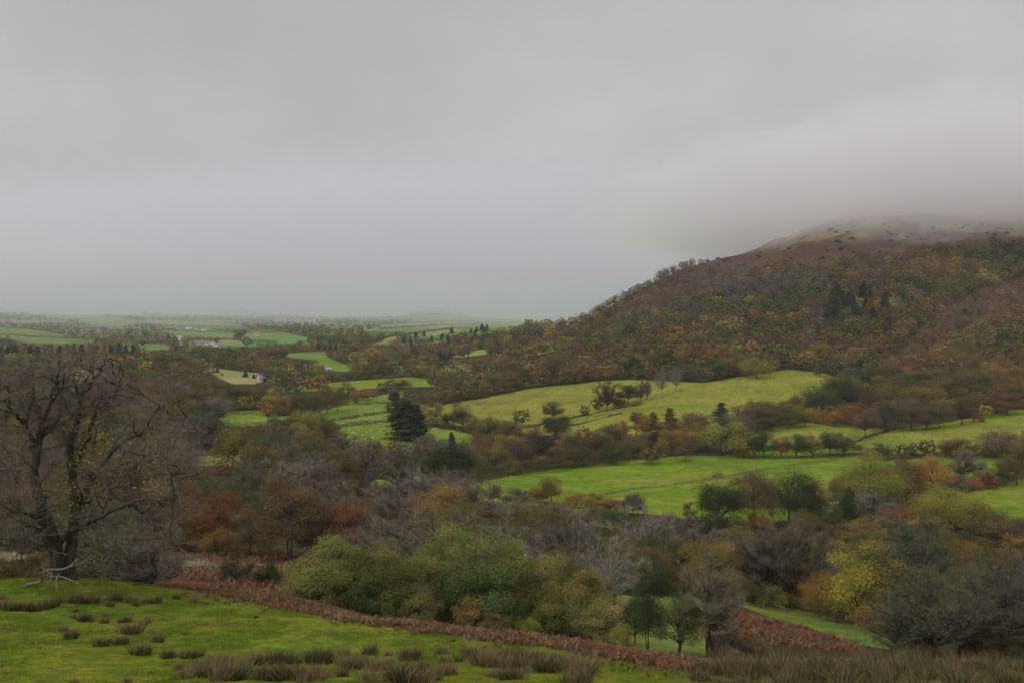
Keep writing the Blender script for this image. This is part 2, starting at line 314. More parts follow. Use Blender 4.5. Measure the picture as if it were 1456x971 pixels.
rows = np.unique(np.concatenate([np.arange(-40, 20, 3.0), np.exp(np.linspace(math.log(20), math.log(9000), 640)), np.arange(620, 1750, 3.0)]))
cols = np.concatenate([np.arange(-690, -100, 14.0), np.arange(-100, 1560, 3.5), np.arange(1560, 2191, 14.0)])
UU, YY = np.meshgrid(cols, rows)
XX = (UU - CX) / F * np.where(YY > 40, YY, np.sqrt(np.maximum(YY, -40)**2 + 25**2) * 40 / math.hypot(40, 25))
ZZ = zat(XX, YY)
UU = CX + F * XX / np.maximum(YY, 12.0); PP = HY - F * (ZZ - CZ) / np.maximum(YY, 1.0)
wob = (fbm(XX * 0.12, YY * 0.12, 21, 2) - 0.5)
JU = UU + wob * np.clip(900 / YY, 0.3, 8); JP = PP + (fbm(XX * 0.15, YY * 0.15, 31, 2) - 0.5) * np.clip(600 / YY, 0.3, 6)
n1 = fbm(XX * 0.05, YY * 0.05, 41, 4)
C = np.empty(XX.shape + (3,)); C[:] = (0.045, 0.042, 0.02)
def paint(m, c, k=1.0): C[m] = C[m] * (1 - k) + np.array(c) * k
paint((YY > 1450) & (n1 > 0.0), (0.1, 0.15, 0.055))
# far vale: a patchwork of enclosures
cell = hash2(np.floor(XX / 170 + YY / 420), np.floor(YY / 150 + XX / 900), 5)
far = YY > 1450
paint(far & (cell < 0.3), (0.085, 0.185, 0.05)); paint(far & (cell > 0.72), (0.16, 0.17, 0.085)); paint(far & (cell > 0.9), (0.07, 0.065, 0.04))
# the big hill: bracken and heather low, bleached grass above
hillm = (UU > 800) & (ZZ > -12) & (YY > 600)
paint(hillm, (0.072, 0.045, 0.033))
nb = fbm(XX * 0.045, YY * 0.03, 51, 7)
SCRUB = [(1226,515),(1290,496),(1320,455),(1390,415),(1470,395),(1640,380),(1640,445),(1456,450),(1400,480),(1330,515),(1250,540)]
scrm = inpoly(JU, JP, SCRUB) & (YY > 560)
paint(scrm, (0.075, 0.042, 0.032)); paint(scrm & (fbm(XX * .06, YY * .06, 161, 4) > .55), (0.1, 0.07, 0.04), .6); paint(scrm & (fbm(XX * .08, YY * .08, 171, 4) < .42), (0.05, 0.045, 0.025), .6)
hi = np.clip((ZZ - 62 + (nb - 0.5) * 60) / 22, 0, 1)
grassy = np.where((nb > 0.42)[..., None], np.array((0.175, 0.14, 0.07)), np.array((0.12, 0.118, 0.046)))
grassy = np.where((fbm(XX * 0.05, YY * 0.03, 61, 6) > 0.585)[..., None], np.array((0.085, 0.055, 0.045)), grassy)
hm = np.where(hillm, hi, 0)[..., None]; C = C * (1 - hm) + grassy * hm
FID = np.full(XX.shape, -1)
for i, (nm, c, d0, d1, poly) in enumerate(FIELDS):
    m = (YY > d0) & (YY < d1) & inpoly(JU, JP, poly)
    paint(m, c); FID[(YY > d0) & (YY < d1) & inpoly(JU, JP, poly)] = i
fm = FID >= 0
t1 = fbm(XX * .012, YY * .03, 131, 4); t2 = fbm(XX * .12, YY * .25, 141, 3); t3 = fbm(XX * .5, YY * .5, 151, 2)
paint(fm & (t1 > .5), (0.19, 0.175, 0.04), .35); paint(fm & (t1 < .4), (0.085, 0.15, 0.016), .45)
paint(fm & (t2 > .6), (0.2, 0.185, 0.05), .3); paint(fm & (t2 < .38), (0.08, 0.125, 0.016), .35)
paint(fm & (t3 > .72) & (YY < 700), (0.07, 0.085, 0.02), .45)
for d0, d1, poly in BRACKEN: paint((YY > d0) & (YY < d1) & inpoly(JU, JP, poly), (0.085, 0.042, 0.026))
for d0, d1, c, poly in STRIPS: paint((YY > d0) & (YY < d1) & inpoly(JU, JP, poly), c, 0.9)
ed = np.interp(UU, EDGE_U, EDGE_D); bw = np.interp(UU, EDGE_U, BANK_W)
paint((YY < ed + bw) & (YY > 15), (0.08, 0.042, 0.026))
g = YY < ed + wob * 3
paint(g, (0.094, 0.13, 0.014))
tus = fbm(XX * 0.7, YY * 0.5, 71, 3)
paint(g & (tus > 0.56), (0.075, 0.115, 0.009), 0.7); paint(g & (tus < 0.4), (0.14, 0.15, 0.018), 0.6)
f1 = fbm(XX * 1.7, YY * 1.1, 73, 3); paint(g & (f1 > .6), (0.085, 0.105, 0.014), .55); paint(g & (f1 < .38), (0.15, 0.15, 0.03), .4); paint(g & (fbm(XX * .9, YY * .9, 74, 3) > .68), (0.09, 0.075, 0.035), .5)
# dull, rank sedge to the right
rk = np.clip((UU - 930 - (YY - 30) * 4 + wob * 200) / 160, 0, 1)[..., None] * (g & (YY > -40))[..., None]
C = C * (1 - 0.8 * rk) + np.array((0.1, 0.085, 0.045)) * 0.8 * rk
FID[g] = 1000
# ruined banks and rushy lines that cross the fields
def line_paint(pts, wpx, c, k, d0, d1):
    for (x1, y1), (x2, y2) in zip(pts, pts[1:]):
        dx_, dy_ = x2 - x1, y2 - y1; t = np.clip(((UU - x1) * dx_ + (PP - y1) * dy_) / (dx_*dx_ + dy_*dy_), 0, 1)
        dist = np.hypot(UU - x1 - t * dx_, PP - y1 - t * dy_) + (n1 - 0.5) * wpx * 2.4
        paint((dist < wpx) & (YY > d0) & (YY < d1), c, k)
DK = (0.06, 0.05, 0.03)
line_paint([(855,703),(900,695),(960,688),(1010,681),(1060,672),(1130,660),(1190,653)], 1.6, DK, 0.55, 240, 440)
line_paint([(640,576),(690,572),(730,566),(770,558)], 1.5, (0.14,0.11,0.05), 0.7, 420, 720)
line_paint([(690,577),(740,568),(780,563)], 1.3, (0.12,0.1,0.045), 0.6, 420, 720)
line_paint([(1056,577),(1110,571),(1150,570)], 1.2, DK, 0.4, 420, 720)
line_paint([(1262,613),(1230,622),(1213,630)], 1.2, DK, 0.7, 380, 560)
line_paint([(1220,735),(1262,727)], 1.5, DK, 0.5, 220, 330)
for k_ in range(6):  # faint wheel tracks over the broad pasture
    line_paint([(850 + 3*k_ if k_ % 2 else 872, 662 + k_), (880 + k_ * 8, 676), (960 + k_ * 12, 690 + k_)], 0.5, (0.15, 0.2, 0.05), 0.35, 240, 440) if k_ < 3 else None

nr, nc = XX.shape
V = np.stack([XX, YY, ZZ], -1).reshape(-1, 3); CV = np.clip(C, 0.005, 0.9).reshape(-1, 3)
ii = (np.arange(nr - 1)[:, None] * nc + np.arange(nc - 1)[None, :])
Q = np.stack([ii, ii + 1, ii + 1 + nc, ii + nc], -1).reshape(-1, 4)
fid = FID[:-1, :-1].reshape(-1); zc = ZZ[:-1, :-1].reshape(-1); ucx = UU[:-1, :-1].reshape(-1); yc = YY[:-1, :-1].reshape(-1)
reg = np.where(fid == 1000, 1000, fid)
reg = np.where((fid < 0) & (ucx > 800) & (zc > -12) & (yc > 600), 2000, reg)
reg = np.where((fid < 0) & (yc > 3650), 3000, reg)
def submesh(name, sel):
    q = Q[sel]; used, inv = np.unique(q, return_inverse=True)
    return mesh_np(name, V[used], inv.reshape(-1, 4), M_ground, True, None, ('POINT', CV[used]))
for key, nm in ((-1, 'ground'), (1000, 'hillside_pasture'), (2000, 'hill'), (3000, 'distant_hills')):
    tag(obj(nm, submesh(nm, reg == key)), kind='structure')
for i, f in enumerate(FIELDS):
    s_ = reg == i
    if s_.sum() > 3: tag(obj('stubble_field' if 'stubble' in f[0] else 'field', submesh('field', s_)), kind='structure')

# ------------------------------------------------------------------ growing trees
def norm(v): return v / np.maximum(np.linalg.norm(v, axis=-1, keepdims=True), 1e-9)
class Wood:
    """tapered limbs gathered into one mesh"""
    def __init__(s): s.V = []; s.Q = []; s.n = 0
    def limb(s, pts, r0, r1, sides=5, power=0.8):
        pts = np.asarray(pts, float); k = len(pts)
        t = np.gradient(pts, axis=0); t = norm(t)
        ref = np.where(np.abs(t[:, 2:3]) > 0.9, np.array([[1.0, 0, 0]]), np.array([[0, 0, 1.0]]))
        a = norm(np.cross(t, ref)); b = np.cross(t, a)
        r = r1 + (r0 - r1) * (1 - np.linspace(0, 1, k)) ** power
        an = np.arange(sides) * 2 * math.pi / sides
        ring = pts[:, None, :] + r[:, None, None] * (a[:, None, :] * np.cos(an)[None, :, None] + b[:, None, :] * np.sin(an)[None, :, None])
        s.V.append(ring.reshape(-1, 3))
        i = np.arange(k - 1)[:, None] * sides + np.arange(sides)[None, :]; j = np.arange(k - 1)[:, None] * sides + (np.arange(sides)[None, :] + 1) % sides
        s.Q.append(np.stack([i, j, j + sides, i + sides], -1).reshape(-1, 4) + s.n); s.n += k * sides
    def mesh(s, name, m): return mesh_np(name, np.concatenate(s.V), np.concatenate(s.Q), m, True)
def bez(p0, p1, p2, k):
    t = np.linspace(0, 1, k)[:, None]
    return (1-t)**2 * p0 + 2*t*(1-t) * p1 + t*t * p2
def wobble(pts, r, amp):
    n = r.normal(0, amp, pts.shape); n[0] = 0
    return pts + n
def leaf_quads(P, out, size, r, flat=0.55):
    """one small kite-shaped leaf spray per point"""
    n = len(P); nrm = norm(out * flat + norm(r.normal(size=(n, 3))) * (1 - flat * 0.4) + np.array([0, 0, 0.25]))
    a = norm(np.cross(nrm, norm(r.normal(size=(n, 3))))); b = np.cross(nrm, a)
    L1 = (size * r.uniform(0.6, 1.35, n))[:, None]; L2 = L1 * r.uniform(0.45, 0.8, n)[:, None]
    Vv = np.stack([P - a*L1*0.5, P + b*L2*0.5 + nrm*L1*0.12, P + a*L1*0.5, P - b*L2*0.5 + nrm*L1*0.12], 1).reshape(-1, 3)
    return Vv, np.arange(n * 4).reshape(-1, 4)
def leaf_mesh(name, P, out, size, r, val, turn, m=None):
    Vv, q = leaf_quads(P, out, size, r)
    return mesh_np(name, Vv, q, m or M_leaf, False, {'leaf': ('FACE', val), 'turn': ('FACE', turn)})

def gen_leafy(seed, w=0.85, z0=0.16, nleaf=3000, size=0.3, nclus=46, lump=0.28, shape='round', bark=None, stems=1, sparse=0.0):
    """10 m tall; w = spread/height. Returns (trunk mesh, crown mesh)"""
    r = np.random.default_rng(seed); H = 10.0; Rw = w * H / 2
    d = norm(r.normal(size=(nclus, 3))); d[:, 2] = np.abs(d[:, 2]) * 1.15 - 0.42 if shape != 'oval' else d[:, 2]
    d = norm(d); cz = z0 * H + (H - z0 * H) * (0.42 if shape != 'oval' else 0.48)
    up, dn = H - cz, cz - z0 * H
    rad = r.uniform(0.5, 0.9, nclus) * (1 + lump * r.normal(0, 0.5, nclus))
    rad = np.clip(rad, 0.25, 1.0)
    Cc = d * rad[:, None] * np.array([Rw, Rw, 1.0])
    Cc[:, 2] = np.where(d[:, 2] > 0, Cc[:, 2] * up, Cc[:, 2] * dn) + cz
    if shape == 'wide': Cc[:, 2] = z0*H + (Cc[:, 2] - z0*H) ** 1.0 * (1 - 0.22 * (np.hypot(Cc[:, 0], Cc[:, 1]) / Rw) ** 2)
    if shape == 'tall': Cc[:, :2] *= (1.12 - 0.42 * np.clip((Cc[:, 2] - cz) / up, 0, 1))[:, None]
    wd = Wood(); fork = r.uniform(0.18, 0.3) * H
    bases = [np.array([r.uniform(-0.5, 0.5) * (stems > 1), r.uniform(-0.5, 0.5) * (stems > 1), -0.4]) for _ in range(stems)]
    tops = [np.array([r.normal(0, 0.25) + b[0] * 1.8, r.normal(0, 0.25) + b[1] * 1.8, H * 0.78]) for b in bases]
    tr = []
    for b, tp in zip(bases, tops):
        pts = wobble(bez(b, np.array([b[0], b[1], H * 0.4]), tp, 9), r, 0.09); tr.append(pts)
        wd.limb(pts, 0.21 / stems ** 0.5, 0.03, 6)
    for c in Cc:
        pts = tr[r.integers(stems)]; hz = max(fork, min(c[2] * r.uniform(0.35, 0.75), H * 0.7)); k = np.argmin(np.abs(pts[:, 2] - hz)); p0 = pts[k]
        mid = (p0 + c) / 2 + np.array([0, 0, 0.12 * np.linalg.norm(c - p0)]) + r.normal(0, 0.18, 3)
        wd.limb(wobble(bez(p0, mid, c, 6), r, 0.06), 0.085, 0.015, 4)
    wts = r.uniform(0.3, 1.7, nclus); wts[r.random(nclus) < sparse] *= 0.12; wts /= wts.sum()
    cid = r.choice(nclus, nleaf, p=wts)
    sg = (0.09 * w * H) * r.uniform(0.75, 1.25, nclus)
    off = r.normal(size=(nleaf, 3)); off = off / (1 + 0.25 * np.linalg.norm(off, axis=1, keepdims=True)) * 1.35
    P = Cc[cid] + off * sg[cid][:, None] * np.array([1, 1, 0.72])
    P[:, 2] = np.maximum(P[:, 2], z0 * H * 0.5 + r.uniform(0, 0.6, nleaf))
    out = norm(P - np.array([0, 0, cz * 0.8]))
    cv = r.uniform(0.62, 1.38, nclus); ct = r.normal(0.5, 0.009, nclus)
    top = np.clip((P[:, 2] / H - 0.35) / 0.65, 0, 1)
    val = cv[cid] * r.uniform(0.78, 1.22, nleaf); turn = ct[cid] + r.normal(0, 0.008, nleaf)
    if shape == 'tall':   # the sunny tips have turned yellow first
        hot = (r.random(nclus) < 0.33)[cid] * np.clip(top * 1.6 - .35, 0, 1); turn = turn - 0.1 * hot * r.uniform(.4, 1, nleaf); val = val * (1 + .8 * hot)
    turn = np.clip(turn, 0.4, 0.56)
    return wd.mesh('trunk', bark or M_bark), leaf_mesh('crown', P, out, size, r, val, turn)

def twig_tris(P, D, length, width, r):
    n = len(P); D = norm(D); side = norm(np.cross(D, norm(r.normal(size=(n, 3))))); Ln = (length * r.uniform(0.5, 1.4, n))[:, None]
    bend = norm(r.normal(size=(n, 3))) * Ln * 0.12
    Vv = np.stack([P - side * width, P + side * width, P + D * Ln + bend], 1).reshape(-1, 3)
    return Vv, np.arange(n * 3).reshape(-1, 3)
def gen_bare(seed, w=0.95, z0=0.15, ntwig=3000, tl=0.85, tw=0.022, nclus=40, stems=1, bark=None, leaves=0, lsize=0.25, shape='round'):
    r = np.random.default_rng(seed); H = 10.0; Rw = w * H / 2
    d = norm(r.normal(size=(nclus, 3))); d[:, 2] = np.abs(d[:, 2]) * 1.2 - 0.3; d = norm(d)
    cz = z0 * H + (H - z0 * H) * 0.36; up, dn = H - cz - 0.6, cz - z0 * H
    Cc = d * np.clip(r.uniform(0.55, 0.95, nclus), 0, 1)[:, None] * np.array([Rw * 0.9, Rw * 0.9, 1.0])
    Cc[:, 2] = np.where(d[:, 2] > 0, Cc[:, 2] * up, Cc[:, 2] * dn) + cz
    if shape == 'tall': Cc[:, :2] *= (1.1 - 0.6 * np.clip((Cc[:, 2] - cz) / up, 0, 1))[:, None]
    wd = Wood(); fork = r.uniform(0.12, 0.26) * H; tr = []
    for s in range(stems):
        b = np.array([r.uniform(-0.45, 0.45) * (stems > 1), r.uniform(-0.45, 0.45) * (stems > 1), -0.4])
        tp = np.array([r.normal(0, 0.5) + b[0] * 3, r.normal(0, 0.5) + b[1] * 3, H * r.uniform(0.68, 0.85)])
        pts = wobble(bez(b, np.array([b[0] * 1.2, b[1] * 1.2, H * 0.4]), tp, 10), r, 0.13); tr.append(pts)
        wd.limb(pts, 0.2 / stems ** 0.5, 0.03, 6)
    BP, BD = [], []
    for c in Cc:
        pts = tr[r.integers(stems)]; hz = max(fork, min(c[2] * r.uniform(0.3, 0.7), H * 0.6)); k = np.argmin(np.abs(pts[:, 2] - hz)); p0 = pts[k]
        ln = np.linalg.norm(c - p0); mid = (p0 + c) / 2 + r.normal(0, 0.12 * ln, 3) + np.array([0, 0, -0.05 * ln])
        br = wobble(bez(p0, mid, c, 8), r, 0.08); wd.limb(br, 0.09, 0.018, 4)
        for q in range(5):
            i = r.integers(2, 8); p = br[i]; dd = norm(norm(c - p0) * 0.6 + r.normal(0, 0.55, 3) + np.array([0, 0, 0.25])); l2 = r.uniform(0.12, 0.26) * H * 0.62
            e = p + dd * l2; sb = wobble(bez(p, (p + e) / 2 + r.normal(0, 0.12, 3), e, 5), r, 0.05); wd.limb(sb, 0.035, 0.009, 3)
            tt = r.random(14); ii = np.minimum((tt * 4).astype(int), 3); f = (tt * 4 - ii)[:, None]
            BP.append(sb[ii] * (1 - f) + sb[ii + 1] * f); BD.append(np.repeat(dd[None], 14, 0))
    BP, BD = np.concatenate(BP), np.concatenate(BD)
    k = r.integers(len(BP), size=ntwig); P = BP[k] + r.normal(0, 0.05, (ntwig, 3)); D = BD[k] * 0.7 + r.normal(0, 0.62, (ntwig, 3)) + np.array([0, 0, 0.3])
    Vv, q = twig_tris(P, D, tl, tw, r)
    val = r.uniform(0.55, 1.45, ntwig); turn = np.clip(r.normal(0.5, 0.012, ntwig), 0.45, 0.55)
    fs = [q]
    if leaves:
        k = r.integers(len(BP), size=leaves); Pl = BP[k] + r.normal(0, 0.35, (leaves, 3))
        Vl, ql = leaf_quads(Pl, norm(r.normal(size=(leaves, 3))), lsize, r); fs.append(ql + len(Vv)); Vv = np.concatenate([Vv, Vl])
        val = np.concatenate([val, r.uniform(0.8, 1.35, leaves)]); turn = np.concatenate([turn, np.clip(r.normal(0.54, 0.02, leaves), 0.46, 0.6)])
    cr = mesh_np('crown', Vv, fs, M_leaf, False, {'leaf': ('FACE', val), 'turn': ('FACE', turn)})
    return wd.mesh('trunk', bark or M_bark), cr
def gen_conifer(seed, w=0.42, nleaf=2600, size=0.34, ragged=0.18, z0=0.06, larch=False):
    r = np.random.default_rng(seed); H = 10.0
    wd = Wood(); wd.limb(wobble(bez(np.array([0, 0, -0.4]), np.array([0, 0, 5.0]), np.array([0, 0, H * 0.985]), 8), r, 0.03), 0.17, 0.02, 6)
    P, O, Vl = [], [], []
    z = z0 * H; wh = []
    while z < H * 0.97:
        f = 1 - (z - z0 * H) / (H * (1 - z0)); R = (w * H / 2) * (f ** 0.8) + 0.12
        for k in range(7):
            a = r.uniform(0, 2 * math.pi); wh.append((z + r.normal(0, 0.1), a, R * r.uniform(1 - 2 * ragged, 1 + ragged)))
        z += 0.42
    per = max(4, nleaf // len(wh))
    for z, a, R in wh:
        dr = np.array([math.cos(a), math.sin(a), 0.0]); p0 = np.array([0, 0, z]); e = p0 + dr * R + np.array([0, 0, (0.1 if larch else -0.22) * R])
        if R > 0.7: wd.limb(bez(p0, (p0 + e) / 2 + np.array([0, 0, 0.12 * R]), e, 4), 0.04, 0.01, 3)
        t = r.uniform(0.12, 1.0, per)[:, None] ** 0.7; q = bez(p0, (p0 + e) / 2 + np.array([0, 0, 0.12 * R]), e, 12)[np.minimum((t[:, 0] * 11).astype(int), 11)]
        q = q + r.normal(0, 0.1 + 0.1 * R, (per, 3)) * np.array([1, 1, 0.45]); P.append(q); O.append(np.repeat(dr[None], per, 0)); Vl.append(np.full(per, r.uniform(0.75, 1.25)))
    P, O, Vl = np.concatenate(P), np.concatenate(O), np.concatenate(Vl)
    return wd.mesh('trunk', M_bark), leaf_mesh('crown', P, O, size, r, Vl * r.uniform(0.65, 1.35, len(P)), np.clip(r.normal(0.5, 0.012, len(P)), 0.45, 0.55))
def gen_pine(seed, nleaf=2200, size=0.34):
    """bare stem, irregular flat-layered top"""
    r = np.random.default_rng(seed); H = 10.0; wd = Wood(); tr = wobble(bez(np.array([0, 0, -0.4]), np.array([0.2, 0, 5]), np.array([0, 0, H * 0.96]), 8), r, 0.1); wd.limb(tr, 0.17, 0.04, 6)
    P, O, Vl = [], [], []
    for k in range(24):
        z = r.uniform(0.38, 0.97) * H; a = r.uniform(0, 6.28); R = r.uniform(0.6, 1.0) * 2.3 * (1.15 - z / H) ** 0.5 * 1.25
        p0 = np.array([0, 0, z - 0.3]); e = np.array([math.cos(a) * R, math.sin(a) * R, z + 0.25]); wd.limb(bez(p0, (p0 + e) / 2, e, 4), 0.06, 0.02, 4)
        n = nleaf // 24; P.append(e * 0.85 + p0 * 0.15 + r.normal(size=(n, 3)) * np.array([0.62, 0.62, 0.3])); O.append(norm(r.normal(size=(n, 3)) + np.array([0, 0, 0.8]))); Vl.append(np.full(n, r.uniform(0.75, 1.25)))
    P, O, Vl = np.concatenate(P), np.concatenate(O), np.concatenate(Vl)
    return wd.mesh('trunk', M_bark), leaf_mesh('crown', P, O, size, r, Vl * r.uniform(0.65, 1.35, len(P)), np.clip(r.normal(0.5, 0.012, len(P)), 0.45, 0.55))

# one stock per kind and level of detail: 0 near, 1 middle distance, 2 far
STOCK = {}
def stock(kind, lod):
    if (kind, lod) in STOCK: return STOCK[kind, lod]
    nl = (26000, 8500, 2400)[lod]; sz = (0.155, 0.265, 0.49)[lod]; nt = (10000, 4200, 1200)[lod]; tw = (0.015, 0.024, 0.045)[lod]; sd_ = 1000 * lod
    if kind == 'round': o = [gen_leafy(sd_ + i, 0.9 + 0.07 * (i % 3), 0.02 + 0.05 * (i % 2), nl, sz, 52) for i in range(6)]
    if kind == 'wide': o = [gen_leafy(sd_ + 20 + i, 1.15, 0.05, nl, sz, 56, shape='wide') for i in range(4)]
    if kind == 'oval': o = [gen_leafy(sd_ + 40 + i, 0.66, 0.03, nl, sz, 46, shape='oval') for i in range(4)]
    if kind == 'birch': o = [gen_leafy(sd_ + 60 + i, 0.8, 0.0, int(nl * 1.6), sz * 0.92, 66, 0.4, 'tall', M_palebark, 3) for i in range(5)]
    if kind == 'loose': o = [gen_leafy(sd_ + 80 + i, 0.85, 0.0, int(nl * 0.66), sz, 40, 0.45, 'round', None, 3, 0.22) for i in range(5)]
    if kind == 'bush': o = [gen_leafy(sd_ + 100 + i, 1.35, 0.0, int(nl * 0.7), sz * 1.6, 30, 0.3, 'wide', None, 3) for i in range(4)]
    if kind == 'bare': o = [gen_bare(sd_ + 120 + i, 0.95, 0.12, nt, 0.85, tw, 42, 1 + i % 3) for i in range(6)]
    if kind == 'barepale': o = [gen_bare(sd_ + 140 + i, 0.85, 0.1, int(nt * 0.5), 0.9, tw, 30, 1 + i % 2, M_palebark) for i in range(3)]
    if kind == 'bareleaf': o = [gen_bare(sd_ + 160 + i, 0.95, 0.1, nt, 0.85, tw, 44, 2, None, int(nl * 0.22), sz) for i in range(4)]
    if kind == 'conifer': o = [gen_conifer(sd_ + 180 + i, 0.42 + 0.06 * (i % 2), int(nl * 1.1), sz * 1.15) for i in range(4)]
    if kind == 'larch': o = [gen_conifer(sd_ + 200 + i, 0.5, int(nl * 0.8), sz, 0.3, 0.1, True) for i in range(3)]
    if kind == 'pine': o = [gen_pine(sd_ + 220 + i, int(nl * 0.8), sz * 1.1) for i in range(3)]
    STOCK[kind, lod] = o
    return o
NAMES = {'round': 'broadleaf_tree', 'wide': 'broadleaf_tree', 'oval': 'broadleaf_tree', 'birch': 'birch_tree', 'loose': 'broadleaf_tree', 'bush': 'bush', 'bare': 'bare_tree', 'barepale': 'bare_tree',
         'bareleaf': 'bare_tree', 'conifer': 'conifer_tree', 'larch': 'larch_tree', 'pine': 'pine_tree'}
CATS = {'broadleaf_tree': 'tree', 'birch_tree': 'tree', 'bush': 'bush', 'bare_tree': 'tree', 'conifer_tree': 'conifer', 'larch_tree': 'larch', 'pine_tree': 'pine'}
HUE = {  # leaf and twig reflectance
 'dark green': (0.034, 0.044, 0.017), 'deep green': (0.055, 0.07, 0.02), 'green': (0.088, 0.1, 0.024), 'olive green': (0.095, 0.09, 0.027), 'olive brown': (0.1, 0.078, 0.031), 'yellow green': (0.17, 0.168, 0.036),
 'yellow': (0.225, 0.192, 0.03), 'golden brown': (0.155, 0.106, 0.032), 'orange': (0.22, 0.115, 0.034), 'rust red': (0.135, 0.066, 0.033), 'russet brown': (0.115, 0.074, 0.034), 'brown': (0.095, 0.064, 0.038),
 'dark brown': (0.055, 0.042, 0.026), 'maroon': (0.07, 0.036, 0.028), 'grey': (0.138, 0.122, 0.09), 'silver grey': (0.165, 0.15, 0.117), 'purple grey': (0.12, 0.102, 0.077), 'grey brown': (0.115, 0.098, 0.068), 'dark grey': (0.085, 0.08, 0.054),
 'blue green': (0.04, 0.058, 0.042), 'mossy grey': (0.095, 0.094, 0.05)}
HUE = {k: tuple(min(0.6, c * (1.2 if 'grey' in k else 1.3)) for c in v) for k, v in HUE.items()}
TREES = []   # every tree to plant: dict(kind, hue, x, y, z, h, w (metres), px, py, hp, row (words that place it), hand)
rg = random.Random(7)
def plant(kind, hue, px, py, hp, wp=None, ymin=70.0, d=None, where=None, word=None, lift=0.0):
    """a tree whose foot is on the ground seen at (px, py), hp photo pixels tall and wp across"""
    x, y, z = atd(px, d) if d else at(px, py, ymin)
    foot = HY - F * (z - CZ) / y
    top = py - hp
    h = max(1.0, (foot - top) / F * y); w = (wp or hp * 0.9) / F * y
    TREES.append(dict(kind=kind, hue=hue, x=x, y=y, z=z, h=h, w=w, px=px, py=py, hp=hp, where=where, word=word, hand=True))

# ------------------------------------------------------------------ trees told apart in the photo, nearest first
w_ = 'along the bracken bank'
for a in [('birch','green',468,864,98,100),('birch','deep green',540,874,102,92),('birch','olive green',588,880,86,66),('birch','green',628,872,118,96),('birch','deep green',690,890,132,104),
          ('birch','green',728,890,124,88),('birch','olive green',768,898,112,80),('birch','deep green',800,888,108,58),('birch','olive green',830,906,94,76),('birch','olive green',862,914,56,56),('birch','deep green',655,884,80,70)]:
    plant(*a[:5], a[5] * 1.2, 78, where=w_)
for a in [('bush','golden brown',640,884,34,40),('bush','olive brown',706,900,30,44),('bush','yellow green',752,906,34,32),('bush','olive green',610,884,30,40),('bush','yellow green',885,920,34,30),('bush','green',452,866,52,60),('bush','olive green',498,872,50,64),('bush','deep green',520,876,56,60),('bush','green',566,882,54,60),('bush','olive green',600,888,50,56),('bush','golden brown',672,894,46,54),('bush','deep green',712,898,56,60),('bush','green',785,904,48,60)]: plant(*a[:5], a[5], 76, where=w_)
w_ = 'at the edge of the bracken hollow'
for a in [('loose','dark green',922,928,132,70),('loose','deep green',962,930,98,74),('loose','dark green',902,916,70,50)]: plant(*a[:5], a[5], 74, where=w_)
for a in [('barepale','silver grey',873,874,106,84),('barepale','silver grey',838,868,92,60)]: plant(*a[:5], a[5], 92, where=w_)
plant('bare', 'grey', 1004, 932, 136, 96, 70, where=w_); plant('bush', 'olive green', 1076, 934, 30, 40, 70, where=w_); plant('bush', 'grey brown', 1040, 934, 40, 60, 72, where=w_)
w_ = 'in the big grey copse above the bracken hollow'
for a in [('bare','grey brown',1085,858,118,84),('bare','mossy grey',1118,862,128,92),('bare','grey brown',1152,860,112,76),('bush','yellow green',1098,862,36,50),('bush','rust red',1131,864,56,42),('bush','olive green',1070,858,30,40)]: plant(*a[:5], a[5], 110, where=w_)
w_ = 'beside the grass track'
for a in [('loose','yellow',1224,890,122,100),('round','golden brown',1166,878,64,54),('loose','olive brown',1262,890,120,76),('bush','olive brown',1190,884,34,44),('bush','golden brown',1240,898,40,50)]: plant(*a[:5], a[5], 100, where=w_)
w_ = 'in the bare thicket at the slope foot'
for a in [('bareleaf','mossy grey',1298,872,112,100),('bareleaf','dark grey',1322,946,126,130),('bare','grey brown',1366,948,118,100),('bare','dark grey',1420,950,142,120),('bareleaf','mossy grey',1392,930,140,96),('bare','grey brown',1275,934,88,70),('bare','dark grey',1428,880,100,96),
          ('bareleaf','grey brown',1466,930,140,100),('bareleaf','dark grey',1345,900,110,90),('bush','rust red',1316,946,40,44),('bush','mossy grey',1288,944,46,70),('bush','olive brown',1400,952,44,60),('bush','mossy grey',1452,952,52,70)]: plant(*a[:5], a[5], 80, where=w_)
w_ = 'below the corner field'
for a in [('wide','yellow green',1345,757,70,92),('bush','maroon',1369,760,34,58),('round','golden brown',1448,806,48,52),('round','olive brown',1402,790,50,64),('wide','yellow green',1238,727,84,88),('round','russet brown',1290,722,68,56),('round','orange',1326,702,52,44),('bareleaf','grey brown',1368,682,42,52),
          ('bush','olive brown',1182,760,28,54),('bush','brown',1266,758,34,64),('bush','rust red',1295,752,32,44),('oval','dark green',1206,745,52,20),('bush','orange',1386,695,18,24),('bush','rust red',1404,694,22,30),('bush','deep green',1424,690,26,20),('round','olive brown',1446,690,56,50),('bush','golden brown',1225,765,30,40),
          ('round','olive brown',1200,724,60,40),('round','brown',1262,722,60,40),('bush','golden brown',1312,770,36,60),('bareleaf','mossy grey',1300,790,60,70)]: plant(*a[:5], a[5], 150, where=w_)
w_ = 'in the dark clump beside the broad pasture'
for a in [('round','dark green',1022,750,78,62),('round','olive brown',1072,748,80,60),('round','dark green',1122,748,78,76),('round','dark green',1146,746,58,44),('round','rust red',1160,730,46,28),('bush','dark green',1010,758,36,50),('bush','golden brown',1084,752,34,40),('bush','olive green',1048,756,24,40)]: plant(*a[:5], a[5], 190, where=w_)
w_ = 'on the lower edge of the broad pasture'
